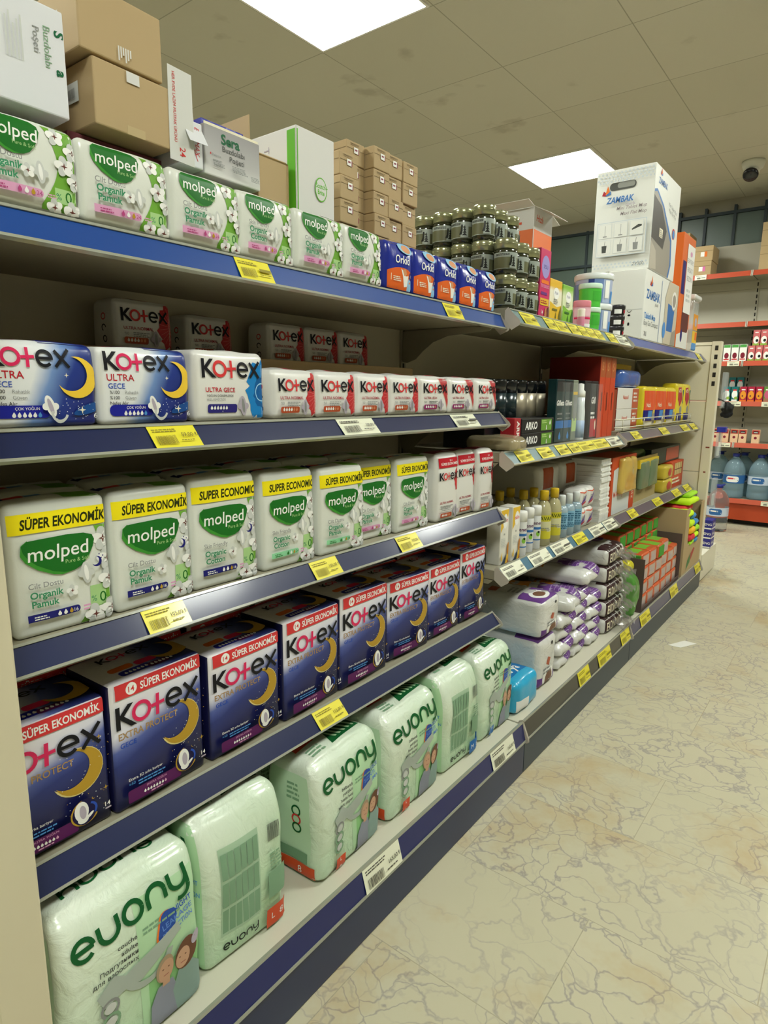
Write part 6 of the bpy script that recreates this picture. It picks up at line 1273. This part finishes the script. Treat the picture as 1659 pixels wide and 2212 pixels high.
CN = ['neon yellow', 'coral', 'lime', 'blue', 'red', 'amber']
for k, (x, y, z, c, s) in enumerate(((-.8, 3.57, .46, 0, (.2, .16, .03)), (-.84, 3.72, .47, 1, (.2, .16, .035)), (-.82, 3.74, .508, 0, (.2, .2, .03)), (-.84, 3.8, .541, 2, (.2, .2, .02)), (-.735, 3.66, .44, 3, (.07, .1, .028)), (-.728, 3.6, .405, 0, (.07, .1, .034)), (-.728, 3.7, .40, 3, (.07, .1, .03)), (-.726, 3.62, .365, 5, (.07, .1, .034)), (-.726, 3.72, .365, 2, (.07, .1, .03)), (-.726, 3.62, .328, 4, (.07, .1, .034)), (-.726, 3.71, .33, 0, (.07, .1, .03)), (-.726, 3.64, .3, 2, (.06, .1, .025)), (-.726, 3.73, .298, 3, (.06, .09, .03)))):
    mb = MB(); Bag(s[1], s[0], s[2], .014, (.004, .004, .004), .005, 100+k).body(mb, CLO[c], (5, 5, 2)); tag(mb.build('cleaning_cloth', loc=(x, y, z), smooth=True, normals=False), '%s folded cleaning cloth in the tall carton, %s counted from the top' % (CN[c], ORD(k) if k < 12 else 'last'), 'cloth', 'bright cleaning cloths')
mb = MB(); mb.box(-.145, -.2, 0, .07, .2, .298, KRD); tag(mb.build('carton', loc=(-.865, 3.68, .158), bevel=.002), 'inner carton hidden under the bright cloths', 'carton')
# ================================================================== end panel behind the farthest bay
CRM = P('cream_end_panel', '#e2dbc2', .45); FTB = P('foot_black', '#26241f', .6)
t = thing('end_panel', 'cream metal end panel with a slotted post at the far end of the gondola', 'end panel', (-1.03, 3.96, 0))
L = -t.location
mb = MB()
for k, (z0, z1) in enumerate(((.06, .3), (.304, .66), (.664, 1.06), (1.064, 1.362))): mb.box(-1.36, 3.945, z0, -.752, 3.965, z1, BACKP if False else CRM)
mb.build('panel', t, loc=L, bevel=.003)
mb = MB(); mb.box(-1.36, 3.94, 1.364, -.752, 3.97, 1.38, CRM); mb.build('top_trim', t, loc=L)
mb = MB(); mb.box(-.752, 3.935, 0, -.704, 3.985, 1.383, CRM); o = mb.build('post', t, loc=L, bevel=.002)
mb = MB()
for k in range(5): mb.box(-.735, 3.9335, 1.335-.048*k, -.719, 3.936, 1.36-.048*k, P('slot_dark', '#2a2620', .8))
for z, w_ in ((.80, .02), (.66, .012)): mb.box(-.732, 3.9338, z, -.732+w_, 3.936, z+.008, P('rust_stain', '#8a4632', .7), Matrix.Translation((0, 0, 0)))
mb.build('slots', o)
mb = MB(); mb.box(-1.3, 3.99, .1, -.7, 4.4, .17, P('cream_white_deck', '#dcd8c4', .4)); mb.box(-.73, 3.99, .015, -.7, 4.4, .1, P('cream_white_deck', '#dcd8c4', .4)); mb.build('base_deck', t, loc=L)
mb = MB(); mb.lathe([(.03, 0), (.03, .02), (.012, .05), (.012, .1)], 14, FTB, (-.735, 3.965, 0)); mb.build('foot', t, loc=L)
BB = P('indigo_box', '#2a2c86', .4)
for k in range(3):
    a = Art(); a.rect(-.05, .0, .05, .01, W); a.text('DENGE', 0, .024, .014, W, 'C', .01, maxw=.07)
    carton('small indigo box with white base, %s of the pile beside the end panel' % ('lowest', 'middle', 'top')[k], .1, .05, .058, BB, [(None, 'front', a), (None, 'left', a)], (-.725, 4.25, .17+.0585*k), 0, 'small indigo boxes', 'box', cat='box')
t = thing('hanging_net', 'black hair net bundle hanging on the right side of the end panel post', 'hair net', (-.668, 4.08, .965))
mb = MB(); Bag(.045, .05, .085, .022, (.006, .006, .004), .012, 141, 0, 60).body(mb, P('black_net', '#0e0f10', .8), (6, 6, 8)); mb.build('bundle', t, smooth=True, normals=False)
mb = MB(); mb.tube([(0, 0, .08), (-.02, -.05, .1), (-.04, -.093, .11)], .003, 6, FTB); mb.build('hook', t)
for k, (z, h_, lb, m) in enumerate(((.74, .14, 'clear hanging sleeve on the post above the blue clip', P('clear_sleeve', '#c9d2da', .15, coat=.4, alpha=.3)), (.45, .17, 'clear hanging sleeve low on the post above the water bottle', P('clear_sleeve', '#c9d2da', .15)), (1.02, .2, 'narrow clear sleeve with white cards near the top of the post', P('clear_sleeve', '#c9d2da', .15)))):
    t = thing('sleeve', lb, 'sleeve', (-.69, 4.06, z), 0, 'clear sleeves on the post'); mb = MB(); mb.box(-.012, -.02, 0, .012, .03, h_, m); mb.build('sleeve', t, bevel=.002)
    mb = MB(); mb.box(-.004, -.015, .01, .004, .025, h_*.45, LG); mb.build('card', t)
mb = MB(); mb.box(-.015, -.03, 0, .03, .03, .03, P('clip_blue', '#2330a8', .35, coat=.4)); tag(mb.build('clip', loc=(-.688, 4.07, .885), bevel=.002), 'bright blue plastic clip on the post below the black net', 'clip')

# ================================================================== far wall shelving with orange rails
ORR = P('rail_orange', '#bb4a2c', .4, coat=.35, coatr=.15); ORPN = P('plinth_orange', '#ad3f1a', .45, coat=.1); FBK = P('far_back_panel', '#bdb9a8', .5)
FX = (-1.93, -.92, .09, 1.1)
for k in range(3):
    x0, x1 = FX[k], FX[k+1]
    t = thing('shelving_frame', 'far orange-railed shelving bay, %s from the left' % ORD(k), 'shelving frame', ((x0+x1)/2, 6.46, 0), 0, 'bays of the far wall shelving'); L = -t.location
    mb = MB()
    for j in range(6): mb.box(x0+.003, 6.455, .1+j*.38, x1-.003, 6.475, .1+j*.38+.378, FBK)
    mb.build('back_panel', t, loc=L)
    mb = MB(); mb.box(x0-.012, 6.44, 0, x0+.012, 6.49, 2.42, FBK)
    for j in range(44): mb.box(x0-.005, 6.4385, .12+j*.05, x0+.005, 6.4402, .15+j*.05, P('slot_dark', '#2a2620', .8))
    mb.build('upright', t, loc=L)
    for zi, z in enumerate((2.09, 1.69, 1.375, 1.045, .70, .225)):
        t = thing('shelf', 'orange-railed shelf of the far wall, %s bay and %s from the top' % (ORD(k), ORD(zi)), 'shelf', ((x0+x1)/2, 6.45, z), 0, 'shelves of the far wall shelving'); L = -t.location; yf = 6.07
        mb = MB(); mb.box(x0+.004, yf+.012, z-.025, x1-.004, 6.438, z, DECK); mb.build('deck', t, loc=L)
        mb = MB(); mb.prism([(yf+.01, z+.004), (yf, z-.036), (yf+.003, z-.037), (yf+.013, z+.003)], 'x', x0+.008, x1-.008, ORR); mb.build('price_rail', t, loc=L)
        for xe in (x0+.002, x1-.008):
            mb = MB(); mb.box(xe, yf-.003, z-.04, xe+.006, yf+.03, z+.006, CAPM); mb.build('end_cap', t, loc=L)
        if zi == 5:
            mb = MB(); mb.box(x0+.004, yf+.02, .045, x1-.004, yf+.04, z-.028, ORPN); mb.build('plinth', t, loc=L)
            mb = MB(); mb.box(x0+.05, yf+.1, 0, x1-.05, 6.43, .045, FTB); mb.build('base_foot', t, loc=L)
def wtag(x, z, label, w_=.08):
    a = Art(); a.barcode(-w_*.3, .006, w_*.3, .014, INK, 3); a.lines(-w_*.4, .028, w_*.7, .002, 1, INK); a.rect(w_*.08, .012, w_*.42, .017, INK)
    mb = MB(); mb.box(-w_/2, -.0012, 0, w_/2, 0, .038, WHT); put(a, mb, lambda u, v, o: (u, -.0014-o, v), (-w_/2, 0, w_/2, .038), 0, 0)
    tag(mb.build('price_tag', loc=(x, 6.0665, z), normals=False), label, 'price tag', 'price tags on the orange rails')
for x, z, lb in ((-.985, 1.338, 'white tag on the orange rail below the white and green juice cartons'), (-.94, 1.008, 'white tag on the orange rail below the teal juice cartons'), (-.7, 1.008, 'white tag on the orange rail below the green juice carton'), (-.985, .663, 'white tag on the orange rail below the red and cream boxes'), (-.62, .188, 'white tag on the lowest orange rail below the water bottles'), (-1.3, 2.053, 'white tag on the highest orange rail below the brown cartons')): wtag(x, z, lb, .09)
# cartons on top
def fcarton(label, x, y, z, w_, d_, h_, lab=None):
    arts = []
    a = Art(); a.stroke([(-w_/2, h_*.66), (w_/2, h_*.66)], .003, KRD); arts.append((None, 'front', a))
    if lab: q = Art(); q.rect(-w_*.05, h_*.3, w_*.12, h_*.6, W); q.rect(w_*.12, h_*.28, w_*.24, h_*.62, lab); arts.append(('product_label', 'front', q))
    return carton(label, w_, d_, h_, KR, arts, (x, y, z), -PI/2, 'brown cartons on the far top shelf', cat='carton')
PKL = P('label_pink', '#d46aa4', .4)
fcarton('brown carton on the far top shelf, lower one beside the orange box', -1.315, 6.2, 2.09, .17, .24, .115, PKL)
fcarton('brown carton on the far top shelf, upper one beside the orange box', -1.31, 6.2, 2.2055, .17, .24, .12, ORG)
fcarton('brown carton at the far top left, half hidden by the orange box', -1.52, 6.22, 2.09, .2, .24, .36, None)
for k in range(2): fcarton('brown carton with maroon label at the far right edge, %s of two' % ('lower', 'upper')[k], -.75, 6.2, 2.09+.181*k, .26, .24, .18, LBM)
# juice cartons
def make_juice(h_, w_, base, bands, cap=False):
    def mk(label, group):
        a = Art()
        for o in bands: getattr(a, o[0])(*o[1:])
        return carton(label, w_, .06, h_, base, [(None, 'front', a), (None, 'left', a)], (0, 0, 0), -PI/2, group, 'juice_carton', cat='juice carton')
    return mk
J1 = make_juice(.14, .052, W, [('rect', -.026, .115, .026, .14, P('juice_green', '#4f9a4a', .4)), ('ell', 0, .05, .017, .024, P('juice_maroon', '#7d2434', .4)), ('rect', -.02, .015, .02, .024, RED)])
J2 = make_juice(.125, .05, P('juice_pink', '#c96a6c', .4), [('rect', -.025, 0, .025, .018, P('juice_lime', '#8fae4a', .4)), ('ell', 0, .045, .02, .03, W), ('ell', .006, .04, .01, .012, K), ('rect', -.012, .1, .012, .108, W)])
J3 = make_juice(.125, .052, TEA, [('ell', 0, .06, .021, .035, W), ('rect', -.014, .09, .014, .102, RED), ('ell', .012, .03, .014, .012, P('juice_lime', '#8fae4a', .4)), ('rect', -.02, .0, .02, .018, W)])
J4 = make_juice(.125, .052, P('juice_crimson', '#a82440', .4), [('ell', 0, .055, .022, .034, P('juice_orange', '#e09430', .4)), ('ell', -.004, .048, .006, .008, BRN), ('rect', -.014, .095, .014, .104, W), ('rect', -.026, 0, .026, .016, ORG)])
J5 = make_juice(.125, .052, P('juice_olive', '#5f8a3a', .4), [('ell', 0, .06, .022, .032, P('juice_rose', '#c45a7c', .4)), ('rect', -.014, .095, .014, .104, W), ('rect', -.026, 0, .026, .03, P('juice_tan', '#a5705a', .4))])
J6 = make_juice(.115, .058, P('juice_peach', '#e2bd9a', .45), [('rect', -.029, .078, .029, .115, P('juice_red', '#a83a34', .4)), ('rect', -.018, .085, .018, .103, K), ('rect', -.014, .09, .014, .094, W), ('ell', 0, .048, .011, .011, P('juice_maroon', '#7d2434', .4))])
for key, mk, xs, z, lb, g in (('j1', J1, (-1.105, -1.045, -.985, -.925), 1.375, 'white juice carton with green top and dark fruit, %s from left', 'white and green juice cartons'), ('j2', J2, (-.865, -.81, -.755, -.70, -.645), 1.375, 'pink and lime juice carton in the front row, %s from left', 'pink juice cartons'), ('j2', J2, (-.84, -.785, -.73, -.675), 1.5003, 'pink and lime juice carton stacked on the front row, %s from left', 'pink juice cartons, upper layer'),
                              ('j3', J3, (-1.015, -.955), 1.045, 'teal juice carton with white bottle shape, %s from left', 'teal juice cartons'), ('j4', J4, (-.89, -.832, -.774), 1.045, 'crimson juice carton with orange fruit, %s from left', 'crimson juice cartons'), ('j5', J5, (-.714, -.655), 1.045, 'olive and pink juice carton, %s from left', 'olive juice cartons'), ('j6', J6, (-1.07, -.995, -.925, -.862, -.765), .70, 'peach box with red top and black badge, %s from left', 'peach and red boxes')):
    for k, x in enumerate(xs): place(key, mk, lb % ORD(k), g, (x, 6.125, z), -PI/2+rnd.uniform(-.05, .05))
for k, x in enumerate((-1.0, -.94)): place('j3', None, 'shaded teal juice carton standing on the back row, %s of two' % ('left', 'right')[k], 'teal juice cartons, back row', (x, 6.25, 1.125), -PI/2)
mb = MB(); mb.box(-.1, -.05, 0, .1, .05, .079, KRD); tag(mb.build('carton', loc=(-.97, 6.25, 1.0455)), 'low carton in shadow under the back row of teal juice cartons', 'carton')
# water bottles
WB = P('water_bottle_blue', '#c4e2f0', .05, trans=.75, ior=1.2); WCAP = P('bottle_cap_blue', '#1f2a86', .35, coat=.2); WLB = P('water_label_blue', '#2a62a0', .35); WLW = P('water_label_pale', '#c3cfe0', .35)
def make_water(lab, tint):
    def mk(label, group):
        t = thing('water_bottle', label, 'water bottle', (0, 0, 0), 0, group); r = .083
        mb = MB(); mb.lathe([(r*.8, 0), (r*.97, .006), (r, .02), (r, .06), (r*.96, .068), (r, .076), (r, .11), (r*.96, .118), (r, .126), (r, .2), (r*.97, .208), (r, .216), (r*.98, .25), (r*.8, .3), (r*.45, .335), (.024, .345), (.024, .362)], 30, tint); mb.build('body', t, smooth=True)
        mb = MB(); mb.lathe([(.028, .355), (.028, .378), (.025, .381), (.0005, .381)], 20, WCAP); mb.build('cap', t, smooth=True)
        mb = MB(); mb.box(-.012, 0, 0, .012, .06, .008, WCAP); mb.build('handle', t, loc=(.02, .02, .372), bevel=.003)
        a = Art(); Lq = PI*r; a.rect(-Lq*.9, .13, Lq*.9, .2, lab)
        a.rect(-.05, .14, .05, .19, W if lab is WLB else WLB, r=.02); a.lines(-.035, .165, .07, .012, 1, RED if lab is WLB else W)
        mb = MB(); put(a, mb, lambda u, v, o: ((r+.0008+o)*math.cos(u/r-PI/2), (r+.0008+o)*math.sin(u/r-PI/2), v), (-Lq, .12, Lq, .21), .015, .0003); mb.build('label', t, smooth=True, normals=False)
        return t
    return mk
place('wat1', make_water(WLB, WB), 'blue five-litre water bottle with bright blue label on the far base shelf', 'large water bottles', (-.90, 6.17, .225))
for k, x in enumerate((-.71, -.53, -.35)): place('wat2', make_water(WLW, WB), 'blue five-litre water bottle with pale label, %s to the right of the bright label one' % ORD(k), 'large water bottles', (x, 6.17, .225))
for k, x in enumerate((-.86, -.67, -.49, -1.05)): place('wat2', None, 'blue five-litre water bottle in the back row, %s from left' % ORD(k) if k < 3 else 'blue five-litre water bottle in the back row behind the post', 'large water bottles, back row', (x, 6.345, .225))
place('wat3', make_water(WLW, P('water_bottle_clear', '#e2e9ec', .05, trans=.9, ior=1.15)), 'clear five-litre water bottle standing on the floor before the orange plinth', None, (-.93, 5.72, .0))
